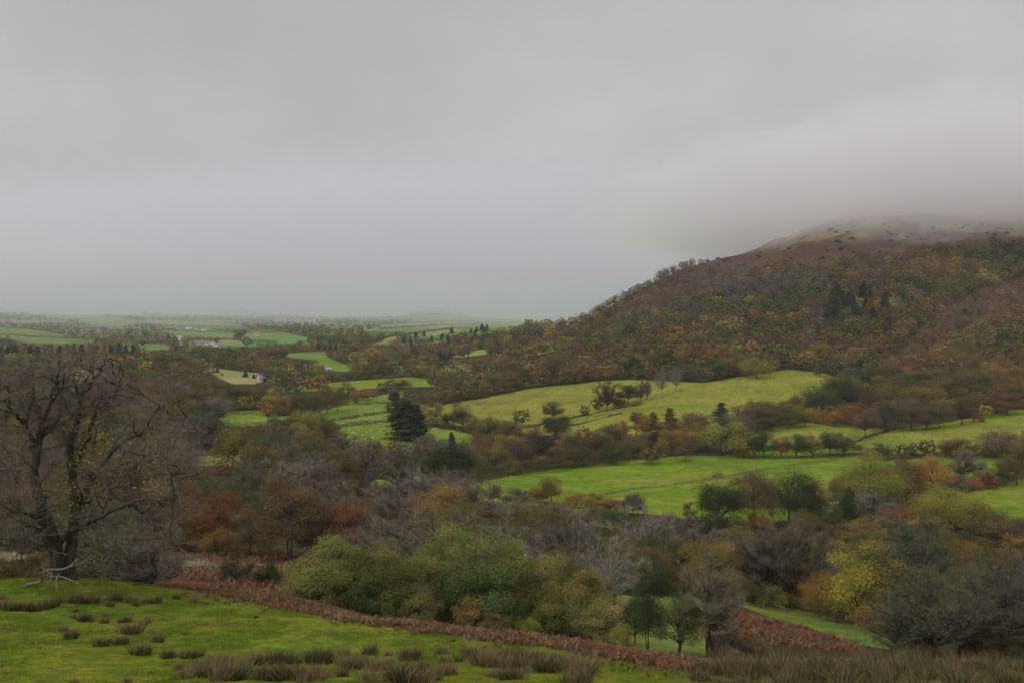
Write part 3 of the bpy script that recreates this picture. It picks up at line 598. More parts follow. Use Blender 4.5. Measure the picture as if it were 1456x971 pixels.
for a in [('round','golden brown',784,716,38,36),('bush','golden brown',762,712,16,34),('bush','golden brown',818,722,20,50),('bush','grey brown',900,732,32,34),('oval','yellow green',980,742,28,16),('bush','rust red',868,726,18,36),('bush','golden brown',848,726,26,40),('bareleaf','grey',700,716,32,30),('bush','mossy grey',735,720,28,40)]: plant(*a[:5], a[5], 190, where=w_)
w_ = 'behind the great oak'
for a in [('round','rust red',306,786,86,88),('loose','russet brown',410,797,106,96),('round','rust red',484,792,80,100),('round','golden brown',309,794,44,44),('bush','dark green',336,826,36,46),('bush','dark green',382,834,38,36),('round','brown',356,792,70,60),('round','olive brown',262,784,74,70),('bareleaf','brown',448,796,66,60),('round','dark brown',220,780,70,60)]: plant(*a[:5], a[5], 105, where=w_)
w_ = 'between the red trees and the great oak'
for a in [('bareleaf','grey brown',150,834,96,110),('bare','grey brown',215,832,72,90),('bareleaf','olive brown',30,842,64,90),('bush','olive brown',190,836,46,60),('bush','olive brown',10,840,44,90),('bush','olive brown',70,838,50,60),('bare','grey brown',-30,842,120,70)]: plant(*a[:5], a[5], d=88 if a[1] != 'grey' else 92, where=w_)
w_ = 'in the row atop the broad pasture'
for a in [('round','yellow green',1030,648,52,60),('bare','silver grey',1050,640,50,36),('bush','golden brown',1057,650,22,24),('round','deep green',1086,650,40,34),('round','dark green',1072,650,30,26),('round','rust red',1111,650,28,24),('round','deep green',1132,650,34,34),('round','olive brown',1155,650,32,30),('round','dark green',1180,649,36,30),('round','dark brown',1200,649,34,30),
          ('round','maroon',1219,640,10,20),('round','dark brown',1282,652,22,24),('round','dark brown',1298,648,20,22),('round','maroon',1318,648,24,26)]: plant(*a[:5], a[5], 330, where=w_)
w_ = 'along the hedge under the sloping right field'
for a in [('wide','brown',1424,652,46,58),('round','golden brown',1361,650,28,48),('round','orange',1393,648,20,26),('bush','orange',1346,650,18,16),('round','yellow green',1332,682,34,46),('round','olive brown',1450,668,44,40),('round','yellow green',1408,650,18,24)]: plant(*a[:5], a[5], 300, where=w_)
w_ = 'below the upland field'
for a in [('larch','blue green',1026,604,32,24),('round','brown',1076,614,36,40),('round','olive brown',1098,612,34,30),('loose','olive green',1120,610,36,34),('round','golden brown',1144,606,32,34),('round','brown',1060,616,28,30),('round','deep green',1170,590,44,50),('round','dark green',1206,586,46,56),('bush','dark brown',1148,582,14,16)]: plant(*a[:5], a[5], 400, where=w_)
w_ = 'at the head of the hedged field'
for a in [('round','brown',1230,624,42,34),('round','dark green',1259,614,38,42),('round','rust red',1226,606,34,50),('round','brown',1296,612,38,44),('round','deep green',1318,610,34,40),('round','russet brown',1336,608,38,36),('loose','dark brown',1366,604,34,34),('bush','rust red',1384,600,22,24),('round','yellow green',1402,594,20,22),('bush','orange',1186,606,26,30),('round','rust red',1432,590,34,46)]: plant(*a[:5], a[5], 430, where=w_)
w_ = 'under the bracken of the big hill'
for a in [('wide','olive green',1262,586,50,60),('wide','golden brown',1314,586,46,64),('round','olive green',1380,576,54,56),('round','olive brown',1350,580,46,46),('wide','golden brown',1420,568,48,60),('round','yellow green',1076,538,30,40),('loose','mossy grey',1163,534,14,14),('round','dark brown',1232,590,36,40)]: plant(*a[:5], a[5], 480, where=w_)
w_ = 'by the ruined bank in the upland field'
for a in [('loose','olive brown',644,608,36,30),('round','olive brown',658,609,32,28),('round','olive green',693,628,38,34),('round','olive brown',724,634,38,40),('round','deep green',741,606,26,26),('round','olive brown',787,598,28,30),('round','dark green',790,628,40,42),('round','deep green',832,592,18,16),('bare','dark brown',862,584,46,36),('round','dark brown',850,586,24,20),('round','dark green',893,576,30,32),
          ('bare','brown',911,571,32,16),('bare','grey brown',920,568,30,14),('barepale','grey',941,563,42,20),('barepale','grey',961,557,36,18),('bush','brown',880,580,14,20)]: plant(*a[:5], a[5], 380, where=w_)
w_ = 'in the belt above the broad pasture'
for a in [('round','orange',917,626,38,24),('larch','golden brown',929,628,42,22),('pine','olive brown',905,622,36,18),('larch','golden brown',952,634,54,28),('round','orange',884,626,30,20),('round','deep green',866,640,38,38),('round','rust red',830,630,26,26),('round','golden brown',955,648,42,40),('round','dark green',940,640,36,30),('round','russet brown',845,652,42,46),('round','golden brown',985,644,38,36),('round','brown',1004,640,30,30),
          ('round','olive brown',900,650,32,34),('bush','orange',800,640,18,22),('round','olive green',815,650,36,32),('round','dark green',770,656,38,40),('round','dark brown',740,662,36,40),('round','olive green',700,668,36,44),('round','dark green',640,678,46,60),('round','russet brown',680,660,40,32),('round','orange',676,640,20,16),('conifer','blue green',642,640,26,12),('round','deep green',618,676,42,40),('bare','grey',665,672,40,36),
          ('round','golden brown',720,650,36,36),('loose','brown',758,640,30,30),('round','olive brown',795,664,30,40),('round','dark brown',830,664,30,40),('round','dark green',870,660,28,40),('round','brown',975,656,28,32),('round','olive brown',925,660,26,36)]: plant(*a[:5], a[5], 300, where=w_)
w_ = 'beside the small bright fields'
for a in [('pine','dark green',569,624,52,30),('conifer','dark green',578,626,56,40),('conifer','dark green',590,626,50,34),('pine','dark green',560,577,20,12),('round','orange',380,592,22,18),('round','golden brown',404,590,28,26),('round','olive green',429,592,34,30),('round','olive green',446,590,36,30),('round','olive brown',465,588,42,34),('loose','olive brown',494,576,34,24),('round','deep green',480,584,32,24),('round','yellow green',436,626,42,40),('round','olive green',462,636,40,36),('bush','orange',508,566,10,18),
          ('bush','orange',526,564,12,18),('round','dark green',544,560,18,18),('round','brown',556,556,20,16),('bush','maroon',572,552,12,26),('oval','rust red',412,592,24,14)]: plant(*a[:5], a[5], 360, where=w_)
for a in [('conifer','dark green',309,530,7,5),('conifer','dark green',349,536,8,7),('conifer','dark green',361,538,6,5),('bush','olive green',316,534,4,5)]: plant(*a[:5], a[5], 550, where='standing alone on the tan knoll')
w_ = 'along the wood ridge behind the oak'
for i in range(20):
    px = -10 + i * 10.5; con = rg.random() < 0.45 or 150 < px < 188
    plant('conifer' if con else 'larch', 'dark green' if con else rg.choice(['orange','rust red','golden brown']), px, 502 if px > 90 else 505, rg.uniform(11, 15), rg.uniform(7, 10), d=1180 + rg.uniform(-40, 40), where=w_)
w_ = 'on the big hill beside its conifers'
for i in range(26):
    px, py = rg.uniform(1165, 1262), rg.uniform(425, 478)
    plant(rg.choice(['conifer','conifer','larch']), rg.choice(['blue green','dark green','dark green','golden brown']), px, py, rg.uniform(20, 30), rg.uniform(11, 15), 600, where='in the dark conifer patch on the big hill')
w_ = 'in the plantation across the valley'
for i in range(22):
    px = rg.uniform(572, 700); py = 487 - (px - 572) * 0.12 + rg.uniform(-6, 14)
    plant('conifer', rg.choice(['blue green','dark green','dark green']), px, py, rg.uniform(7, 11), rg.uniform(4, 6), 800, where=w_)
for px, py, hp in [(632,514,12),(626,512,14),(638,512,10),(640,512,13),(470,497,9),(478,497,8),(462,497,7),(452,497,9)]: plant('conifer', 'dark green', px, py, hp, hp * .5, 800, where=w_)

# ------------------------------------------------------------------ the woods: every other tree that shows, planted over the ground that is not field
VIS = {'field_broad': [(652,697),(690,684),(760,673),(860,660),(960,650),(1060,649),(1215,651),(1228,653),(1200,674),(1185,692),(1165,706),(1120,712),(1000,730),(975,729),(900,720),(850,710),(790,703),(740,704),(700,700)],
       'field_flock': [(458,684),(495,673),(534,665),(575,664),(602,677),(570,680)],
       'field_upland': [(608,584),(640,575),(682,569),(751,554),(809,549),(847,545),(902,543),(957,544),(1000,546),(1056,538),(1092,533),(1125,527),(1174,532),(1199,540),(1163,552),(1147,564),(1105,574),(1056,578),(1000,590),(940,597),(900,604),(834,610),(751,606),(690,600),(662,600),(640,590)],
       'field_hedged': [(1063,622),(1091,610),(1115,606),(1148,604),(1214,608),(1262,614),(1303,608),(1353,602),(1386,593),(1456,584),(1640,570),(1640,616),(1456,622),(1400,630),(1300,636),(1215,634),(1170,628),(1100,626)],
       'field_lane': [(1300,652),(1389,651),(1440,653),(1438,660),(1410,668),(1385,674),(1340,666)],
       'field_corner': [(1385,698),(1400,693),(1456,682),(1640,660),(1640,730),(1456,735),(1420,740),(1396,736)],
       'meadow_rough': [(280,650),(345,646),(335,656),(322,663),(290,663)],
       'field_conifer': [(490,607),(556,600),(600,606),(668,618),(640,626),(600,620),(550,627),(500,618)]}
fields = [(VIS.get(f[0], f[4]), f[4], f[2], f[3]) for f in FIELDS] + [(p, p, a, b) for a, b, c, p in STRIPS] + [(p, p, a, b) for a, b, p in BRACKEN]
SCRUB = [(1226,515),(1290,496),(1320,455),(1390,415),(1470,395),(1620,380),(1620,440),(1456,445),(1400,470),(1330,505),(1260,530)]
SPUR = [(830,475),(870,450),(900,420),(1000,372),(1075,360),(1090,385),(1040,410),(980,430),(930,450),(880,480)]
wr = np.random.default_rng(11)
cy = []; y = 84.0
while y < 3500:
    s = 5.2 if y < 300 else 6.0 if y < 700 else 7.0 if y < 1250 else 9.0 if y < 2000 else 13.0
    n = int(1.32 * y / s); cy.append(np.stack([np.linspace(-0.66, 0.66, n) * y + wr.uniform(-s, s, n) * 0.5, y + wr.uniform(-s, s, n) * 0.5], 1)); y += s
    if y > 1250: y += s * 0.3
cand = np.concatenate(cy); cx_, cyy = cand[:, 0], cand[:, 1]; cz_ = zat(cx_, cyy)
cu, cp = proj(cx_, cyy, cz_)
hillside = (cu > 800) & (cyy > 560) & (cz_ > -22)
hm_ = np.clip(wr.normal(10.5, 1.9, len(cand)), 6, 15)
hm_ = np.where(hillside & (cyy > 700), hm_ * 0.95, hm_); hm_ = np.where(inpoly(cu, cp, SPUR), hm_ * 0.6, hm_)
hm_ = np.where((cyy < 240), hm_ * 0.82, hm_)
scr = inpoly(cu, cp, SCRUB); hm_ = np.where(scr, hm_ * 0.52, hm_)
wm_ = hm_ * wr.uniform(0.75, 1.08, len(cand))
hpx, wpx = hm_ / cyy * F, wm_ / cyy * F
keep = (cu > -150) & (cu < 1606) & (cyy > np.interp(cu, EDGE_U, EDGE_D) + 34)
keep &= ~((cu < 460) & (cyy < 118)) & ~((cu > 830) & (cu < 1060) & (cyy < 112)) & ~((cu > 1000) & (cyy < 104))
keep &= (wr.random(len(cand)) < np.where(scr, 0.85, 0.97))
topz = cz_ + hm_; treeline = np.where(cu < 1090, 400, np.interp(cu, [1090, 1130, 1200, 1300, 1456, 1620], [362, 362, 362, 350, 338, 330]))
tl_row = np.interp(cu, [800, 930, 990, 1040, 1090, 1130, 1200, 1300, 1456, 1620], [0, 0, 380, 384, 386, 382, 378, 366, 347, 338])
keep &= ~(hillside & (cp < tl_row + 14 * (fbm(cx_ * .02, cyy * .02, 77) - .5) * 2))
farv = cyy > 1450
keep &= ~farv | (fbm(cx_ * 0.006 + 3, cyy * 0.004, 91, 3) > np.where(cyy > 2300, .52, .455)) | ((cu > 480) & (cyy < 2000) & (cp < 489 - (cu - 560) * .08)) 
for vis, ext, d0, d1 in fields:
    infoot = inpoly(cu, cp, ext) & (cyy > d0) & (cyy < d1); keep &= ~infoot
    c_ = np.zeros(len(cand))
    for fx, fy in ((0, .95), (-.35, .6), (.35, .6), (0, .5), (0, .75)): c_ += inpoly(cu + fx * wpx, cp - fy * hpx, vis)
    thin = max(q[1] for q in vis) - min(q[1] for q in vis) < 45
    hit = (c_ >= (1 if thin else 2)) & (cyy < d1) & keep
    hm_ = np.where(hit, hm_ * .5, hm_); wm_ = np.where(hit, wm_ * .75, wm_); hpx, wpx = hm_ / cyy * F, wm_ / cyy * F; c_ = np.zeros(len(cand))
    for fx, fy in ((0, .95), (-.35, .6), (.35, .6), (0, .5), (0, .75)): c_ += inpoly(cu + fx * wpx, cp - fy * hpx, vis)
    keep &= ~((c_ >= 1) & hit)
idx = np.nonzero(keep)[0]; idx = idx[np.argsort(cyy[idx])]
# nearest first: plant only what shows from the hillside
OW, OH = 910, 607; occ = np.zeros((OH, OW), bool); KX = OW / 1756.0   # covers columns -150..1606
def cover(px, py, hp, wp, test=True):
    x0, x1 = int((px - wp / 2 + 150) * KX), int((px + wp / 2 + 150) * KX) + 1; y0, y1 = int((py - hp) * OH / 971), int((py - hp * 0.15) * OH / 971) + 1
    x0, x1, y0, y1 = max(x0, 0), min(x1, OW), max(y0, 0), min(y1, OH)
    if x1 <= x0 or y1 <= y0: return 0.0, None
    yy, xx = np.mgrid[y0:y1, x0:x1]; m = ((xx + .5 - (x0 + x1) / 2) / max((x1 - x0) / 2, .6)) ** 2 + ((yy + .5 - (y0 + y1) / 2) / max((y1 - y0) / 2, .6)) ** 2 <= 1.0
    if not m.any(): m[:] = True
    return float((m & ~occ[y0:y1, x0:x1]).sum()) / m.sum(), (y0, y1, x0, x1, m)
hand = sorted(TREES, key=lambda t: t['y'])
hy = np.array([t['y'] for t in hand]); hpx_ = np.array([t['px'] for t in hand]); hpy = np.array([t['py'] for t in hand]); hhp = np.array([t['hp'] for t in hand]); hww = np.array([t['w'] / t['y'] * F for t in hand]); hx = np.array([t['x'] for t in hand]); hwm = np.array([t['w'] for t in hand])
gc = np.array([[0, 0], [-.3, .1], [.3, .1], [0, .3], [-.2, -.2], [.2, -.2]])
nh = 0; SC = []; low = set()
nbig = fbm(cx_ * .012, cyy * .012, 101, 3); nmed = fbm(cx_ * .03, cyy * .03, 111, 2); nmed2 = fbm(cx_ * .022 + 7, cyy * .022, 121, 2)
for k in idx:
    while nh < len(hand) and hand[nh]['y'] < cyy[k]:
        t = hand[nh]; nh += 1; c = cover(t['px'], t['py'], t['hp'], t['w'] / t['y'] * F)
        if c[1]: y0, y1, x0, x1, m = c[1]; occ[y0:y1, x0:x1] |= m
    if np.any(np.hypot(hx - cx_[k], hy - cyy[k]) < 0.36 * (hwm + wm_[k] * 0.4)): continue
    behind = hy > cyy[k]                      # do not stand in front of a tree told apart above
    if behind.any():
        q = np.abs(hpx_ - cu[k]) < (hww + wpx[k]) * 0.36; q &= (cp[k] - hpx[k]) < (hpy - hhp * 0.42); q &= cp[k] > (hpy - hhp)
        if (q & behind).any():
            hm_[k] *= .5; wm_[k] *= .8; hpx[k] *= .5; wpx[k] *= .8; low.add(k)
            q = np.abs(hpx_ - cu[k]) < (hww + wpx[k]) * 0.36; q &= (cp[k] - hpx[k]) < (hpy - hhp * 0.22); q &= cp[k] > (hpy - hhp)
            if (q & behind).any(): continue
    fr, c = cover(cu[k], cp[k], hpx[k], wpx[k])
    if c is None or fr < (0.16 if hpx[k] > 14 else 0.22): continue
    y0, y1, x0, x1, m = c; occ[y0:y1, x0:x1] |= m; SC.append(k)
def pick(r, table):
    s = sum(p for _, _, p in table); q = r * s
    for kd, h, p in table:
        q -= p
        if q <= 0: return kd, h
    return table[-1][:2]
T_GREY = [('bare','grey',.36),('bareleaf','mossy grey',.2),('bare','purple grey',.14),('bare','grey brown',.16),('bareleaf','olive brown',.1),('round','olive brown',.06),('bare','silver grey',.1),('round','russet brown',.04)]
T_RUST = [('round','russet brown',.2),('round','golden brown',.2),('round','rust red',.05),('round','olive brown',.2),('wide','brown',.12),('round','orange',.02),('bare','grey brown',.1),('round','olive green',.12)]
T_GREEN = [('round','olive green',.3),('round','deep green',.24),('round','dark green',.16),('round','olive brown',.2),('round','golden brown',.08),('loose','yellow green',.04)]
T_SPUR = [('bare','grey',.28),('bare','grey brown',.2),('bush','deep green',.2),('round','russet brown',.14),('bush','dark green',.14),('bush','maroon',.08)]
T_MIX = T_RUST + T_GREEN
for k in SC:
    u, p, y = cu[k], cp[k], cyy[k]; r = wr.random(); a, b = nbig[k], nmed[k]
    if hillside[k]:
        if inpoly(u, p, SPUR): tb = T_SPUR
        elif scr[k]: tb = T_GREEN if b > .5 else T_RUST
        elif u < 1130 and p < 430 and a < .55: tb = T_SPUR
        else: tb = (T_RUST if a + .12 * (b - .5) > (.46 if u < 1320 else .52) else T_GREEN) if b < .62 or u > 1180 else T_GREY
    elif y < 330 and u < 300: tb = T_RUST if b > .56 else T_GREEN if b > .44 else T_GREY
    elif y < 330: tb = T_GREY if (a < .56 and u < 1010) or b < .5 else (T_RUST if b > .55 else T_GREEN)
    elif u < 420: tb = T_GREY if (b > .58 and y < 800) else (T_GREEN if a < .5 else T_MIX)
    elif y < 560: tb = T_MIX if b < .6 else T_GREY
    else: tb = T_MIX
    if wr.random() < .6: r = float(np.clip((nmed2[k] - .25) * 2, 0, .999))   # trees of a kind stand together
    kd, hu = pick(r, tb); h = hm_[k]; w = wm_[k] * (1.25 if kd == 'bush' else 1.0)
    if k in low and kd in ('round', 'wide', 'bare', 'loose'): kd = 'bush'; h /= .6; hu = hu if 'grey' not in hu else 'mossy grey' if hu == 'mossy grey' else 'grey'
    if kd == 'bush': h *= 0.6
    TREES.append(dict(kind=kd, hue=hu, x=cx_[k], y=y, z=cz_[k], h=h, w=w, px=u, py=p, hp=h / y * F, where=None, word=None, hand=False))
print('TREES hand', len(hand), 'scatter', len(SC))

# ------------------------------------------------------------------ name, describe and place each tree
ORD = 'first second third fourth fifth sixth seventh eighth ninth tenth eleventh twelfth thirteenth fourteenth fifteenth sixteenth seventeenth eighteenth nineteenth twentieth'.split()
TENS = {2: 'twenty', 3: 'thirty', 4: 'forty', 5: 'fifty', 6: 'sixty', 7: 'seventy', 8: 'eighty', 9: 'ninety'}
def ordinal(n):
    if n <= 20: return ORD[n - 1]
    t, u = divmod(n, 10)
    return (TENS.get(t, 'hundredth') + '-' + ORD[u - 1]) if u else TENS.get(t, 'hundred')[:-1] + 'ieth'
def zone(t):
    u, p, y = t['px'], t['py'], t['y']
    if u > 800 and y > 560 and t['z'] > -22:
        if u < 1010: return 'the spur wood', 40
        if u < 1240: return 'the rusty hill wood', 22
        return 'the under-bracken wood' if p > 500 else 'the high hill wood', 24
    if y < 330:
        if u > 1010: return 'the lower right thickets', 34
        if u < 430: return 'the oak-side wood', 34
        return 'the grey valley wood', 24
    if u < 420: return 'the far-left wood', 22
    if y < 600: return 'the valley field belts' if u < 840 else 'the upper field belts', 26
    return 'the cross-valley wood', 14
NOUN = {'round': 'leafy tree', 'wide': 'spreading tree', 'oval': 'narrow tree', 'birch': 'bushy tree', 'loose': 'open-crowned tree', 'bush': 'bush', 'bare': 'bare tree', 'barepale': 'leafless tree', 'bareleaf': 'half-bare tree', 'conifer': 'conifer', 'larch': 'larch', 'pine': 'pine'}
NAMES['birch'] = 'bushy_tree'; CATS['bushy_tree'] = 'tree'
CAP = {'broadleaf_tree': 300, 'bare_tree': 280, 'bush': 150, 'conifer_tree': 80}
for t in TREES: t['size'] = t['hp'] * (1.0 if t['hand'] else 0.95)
TREES.sort(key=lambda t: -t['size'])
cnt = {}; single, mass = [], []
for t in TREES:
    nm = NAMES[t['kind']]; ok = (t['hand'] or t['hp'] > 13) and -60 < t['px'] < 1516
    if ok and cnt.get(nm, 0) < CAP.get(nm, 100): cnt[nm] = cnt.get(nm, 0) + 1; single.append(t)
    else: mass.append(t)
print('SINGLE', cnt, 'MASS', len(mass))
# rows within a wood, counted up from its foot, then order from the left among the same look
by_zone = {}
for t in single:
    if t['where'] is None:
        zn, st = zone(t); t['zn'] = zn; t['st'] = st; by_zone.setdefault(zn, []).append(t)
for zn, ts in by_zone.items():
    bot = max(t['py'] for t in ts)
    for t in ts: t['row'] = int((bot - t['py']) // t['st'])
    used = sorted({t['row'] for t in ts})
    for t in ts:
        k = used.index(t['row']); t['where'] = ('in the lowest row of ' if k == 0 else f'in the {ordinal(k + 1)} row up ') + zn
same = {}
for t in single: same.setdefault((t['hue'], NOUN[t['kind']], t['where']), []).append(t)
for (hu, no, wh), ts in same.items():
    ts.sort(key=lambda t: t['px'])
    for i, t in enumerate(ts):
        o = '' if len(ts) == 1 else (f'{ordinal(i + 1)} from left ' if len(ts) > 2 else ('left one ' if i == 0 else 'right one '))
        t['label'] = f'{hu} {no}, {o}{wh}' if o else f'{hu} {no} {wh}'
pr = random.Random(5)
def jitter(c, k=1.0):
    f = pr.uniform(0.82, 1.2) * k; return (c[0] * f * pr.uniform(0.93, 1.07), c[1] * f, c[2] * f * pr.uniform(0.85, 1.15), 1)
for t in single:
    lod = 0 if t['hp'] > 58 else 1 if t['hp'] > 24 else 2
    st = stock(t['kind'], lod); tm, cm = st[pr.randrange(len(st))]
    bw0 = t.setdefault('bw', None)
    ext = np.empty(len(cm.vertices) * 3, np.float32); 
    key = ('ext', cm.name)
    if key not in STOCK:
        cm.vertices.foreach_get('co', ext); e = ext.reshape(-1, 3); STOCK[key] = (float(np.percentile(e[:, 0], 98) - np.percentile(e[:, 0], 2)), float(np.percentile(e[:, 2], 99.5)))
    ew, eh = STOCK[key]
    nm = NAMES[t['kind']]
    e = empty(nm, (t['x'], t['y'], t['z'] - 0.05), pr.uniform(0, 6.283)); e.scale = (t['w'] / ew, t['w'] / ew, t['h'] / eh)
    tag(e, t['label'], CATS[nm], {'bush': 'bushes', 'conifer_tree': 'conifers'}.get(nm, 'trees') + ' ' + t['where'])
    a = obj('trunk', tm, e); b = obj('crown', cm, e); b.color = jitter(HUE[t['hue']], 1.0 if t['y'] > 560 and t['px'] > 800 and t['z'] > -22 else 1.2 if t['kind'] == 'birch' else 1.0)
    if t['kind'] in ('bare', 'bareleaf'): pass

# the rest of the woods: too many and too small to tell apart, one mass
def crown_proto(seed, n, size, w=0.9, cone=False):
    r = np.random.default_rng(seed)
    d = norm(r.normal(size=(n, 3))); d[:, 2] = d[:, 2] * 0.9 + 0.12
    lump = 1 + 0.22 * np.sin(d[:, 0] * 5 + seed) * np.sin(d[:, 1] * 4.3 + seed * 2) + 0.12 * np.sin(d[:, 2] * 7 + seed)
    P = d * (r.uniform(0.62, 1.0, n) * lump)[:, None] * np.array([w / 2, w / 2, 0.44]) + np.array([0, 0, 0.53])
    if cone: P[:, :2] *= (1.25 - 1.15 * np.clip(P[:, 2:3], 0, 1))
    Vv, q = leaf_quads(P, norm(P - np.array([0, 0, .4])), size, r); return Vv, r.uniform(0.88, 1.12, n) * (1 + .3 * (lump - 1))
PR = [crown_proto(i, 190, 0.15) for i in range(5)]; PB = [crown_proto(50 + i, 80, 0.17) for i in range(3)]
def build_mass(name, items):
    VV, CC, LL = [], [], []
    for t in items:
        small = t['hp'] < 9
        Vv, l = (PB if small else PR)[pr.randrange(3)]; a = pr.uniform(0, 6.28); c, s = math.cos(a), math.sin(a)
        P = np.stack([(Vv[:, 0] * c - Vv[:, 1] * s) * t['w'] / 0.9 + t['x'], (Vv[:, 0] * s + Vv[:, 1] * c) * t['w'] / 0.9 + t['y'], Vv[:, 2] * t['h'] + t['z'] - 0.04 * t['h']], 1)
        k = 0.55 if t['kind'] == 'bare' else 1.0
        VV.append(P); LL.append(l); CC.append(np.repeat(np.array([jitter(HUE[t['hue']], .98)[:3]]), len(l), 0))
    Vv = np.concatenate(VV); n = len(Vv) // 4; L_ = np.concatenate(LL)
    me = mesh_np(name, Vv, np.arange(n * 4).reshape(-1, 4), M_leafcol, False, {'leaf': ('FACE', L_), 'turn': ('FACE', np.clip(np.random.default_rng(3).normal(.5, .012, n), .45, .55))}, ('FACE', np.concatenate(CC)))
    tag(obj(name, me), kind='stuff')
build_mass('distant_woodland', mass)

# ------------------------------------------------------------------ the great bare oak on the brow
M_twig = plain('twig_bark', (.14, .12, .093), .95, .4, 3.0, .1)
def two(wd, fw, m):
    if not fw.n: return wd.mesh('limb', m)
    A, B = np.concatenate(wd.V), np.concatenate(fw.V); qa, qb = np.concatenate(wd.Q), np.concatenate(fw.Q) + len(A)
    me = mesh_np('limb', np.concatenate([A, B]), np.concatenate([qa, qb]), [m, M_twig], True); me.polygons.foreach_set('material_index', np.r_[np.zeros(len(qa), np.int32), np.ones(len(qb), np.int32)]); return me
def oak():
    r = np.random.default_rng(42); D0 = 60.0
    bx, by, bz = atd(90, D0)
    P3 = lambda px, py, d: np.array([(px - CX) / F * (D0 + d) - bx, d, CZ - (py - HY) / F * (D0 + d) - bz])
    root = tag(empty('oak_tree', (bx, by, bz)), 'great bare twin-stemmed oak with a few yellow leaves on the brow of the pasture', 'oak')
    def smooth(pts, k=6):
        pts = np.array(pts); t = np.linspace(0, len(pts) - 1, k * (len(pts) - 1) + 1); kk = np.arange(len(pts))
        q = np.stack([pchip(kk.astype(float), pts[:, i], t) for i in range(3)], 1); n = r.normal(0, 0.055, q.shape); n[0] = 0
        return q + n
    stems = [([(78,845,0),(82,812,0),(79,780,-.2),(71,752,-.5),(61,722,-.8),(50,682,-1.0),(53,640,-1.2),(58,606,-1.0),(50,570,-.6),(45,530,-.3)], .5, .085),
             ([(101,845,.3),(98,812,.3),(102,765,.6),(107,716,.9),(101,671,1.1),(99,635,1.0),(108,600,.9),(114,570,.5),(104,535,.2)], .41, .075)]
    limbs = [([(105,718,.9),(124,690,.6),(141,667,.2),(168,632,-.6),(198,617,-1.4),(246,594,-2.4)], .26, .03), ([(88,768,0),(100,756,-.3),(114,747,-.8),(145,732,-1.6),(183,716,-2.6),(216,708,-3.4),(246,716,-4)], .2, .03),
             ([(71,752,-.5),(58,740,-1),(46,732,-1.6),(23,724,-2.6),(-4,720,-3.4),(-30,726,-4)], .22, .03), ([(74,764,-.4),(57,751,-1.8),(30,747,-3),(0,756,-4)], .13, .02),
             ([(101,671,1.1),(114,650,1.4),(126,621,1.8),(133,591,2.0),(152,571,2.2),(168,552,2.3),(172,530,2.4)], .18, .025), ([(53,640,-1.2),(44,620,-1.6),(38,608,-2),(23,590,-2.6),(8,574,-3.2),(-14,560,-3.6)], .17, .025),
             ([(99,635,1),(90,618,1.6),(82,602,2.1),(90,564,2.6),(99,545,3)], .14, .02), ([(50,676,-1),(38,668,0),(23,666,.8),(0,664,1.8),(-26,650,2.6)], .14, .02), ([(58,606,-1),(70,580,-2),(76,552,-2.6),(84,520,-3)], .13, .02),
             ([(114,570,.5),(128,548,-.4),(142,528,-1.2),(150,506,-1.8)], .11, .02), ([(112,600,.9),(126,580,2),(148,560,3),(186,544,4)], .1, .02), ([(168,632,-.6),(190,640,-1.6),(214,652,-2.6),(240,668,-3.4),(262,690,-4)], .12, .02),
             ([(141,667,.2),(160,668,1.4),(188,664,2.6),(222,664,3.8),(256,654,4.6)], .13, .02), ([(183,716,-2.6),(202,726,-1.6),(222,742,-.8),(240,766,0)], .08, .015), ([(107,716,.9),(122,712,2),(146,700,3.2),(172,690,4.4),(206,684,5.2)], .13, .02),
             ([(61,722,-.8),(48,706,.6),(30,694,1.8),(4,690,3)], .11, .02), ([(50,570,-.6),(38,548,-1.6),(28,524,-2.2)], .1, .02), ([(198,617,-1.4),(216,594,-2),(236,576,-2.6),(262,566,-3)], .09, .015), ([(98,756,.4),(112,736,2),(118,706,3),(136,684,3.8)], .1, .02),
             ([(45,530,-.3),(50,512,.2),(60,498,.5)], .07, .012), ([(104,535,.2),(112,515,0),(108,497,-.2)], .07, .012), ([(246,594,-2.4),(262,596,-2.7),(280,608,-3),(292,622,-3.2)], .04, .01)]
    TP, TD = [], []
    ENV = ([-80, 0, 50, 100, 150, 200, 250, 300, 330], [530, 512, 496, 488, 500, 536, 570, 616, 690])
    M_fine = M_twig
    def spawn(wd, pts, r0, level, ln, fine):
        k = len(pts)
        n = (9, 8, 5)[level] if level < 3 else 0
        L0 = np.linalg.norm(np.diff(pts, axis=0), axis=1).sum()
        for q in range(n):
            t = r.uniform(0.22, 1.0) if level else r.uniform(0.3, 1.0); i = min(int(t * (k - 1)), k - 2); p = pts[i]
            tg = norm(pts[i + 1] - pts[i]); ax = norm(np.cross(tg, norm(r.normal(size=3)))); an = r.uniform(0.45, 1.15)
            d = norm(tg * math.cos(an) + ax * math.sin(an) + np.array([0, 0, 0.22 - 0.08 * level]))
            l = (ln * r.uniform(0.5, 1.2)); steps = (7, 6, 5)[level]
            sp = [p]
            for s in range(steps):
                d = norm(d + r.normal(0, 0.33, 3) + np.array([0, 0, 0.04])); sp.append(sp[-1] + d * l / steps)
            sp = np.array(sp); tu, tp_ = proj(sp[-1, 0] + bx, sp[-1, 1] + by, sp[-1, 2] + bz)
            if tp_ < np.interp(tu, *ENV) + 6 or tu > 306: continue
            rr = min(r0 * 0.55, (0.06, 0.022, 0.011)[level])
            (wd if level == 0 else fine).limb(sp, rr, rr * 0.35, (5, 4, 3)[level])
            if level == 2 or level == 1:
                tt = r.integers(1, len(sp), 9 if level == 2 else 5)
                TP.append(sp[tt]); TD.append(np.repeat(norm(sp[-1] - sp[0])[None], len(tt), 0))
            if level < 2: spawn(wd, sp, rr, level + 1, ln * 0.58, fine)
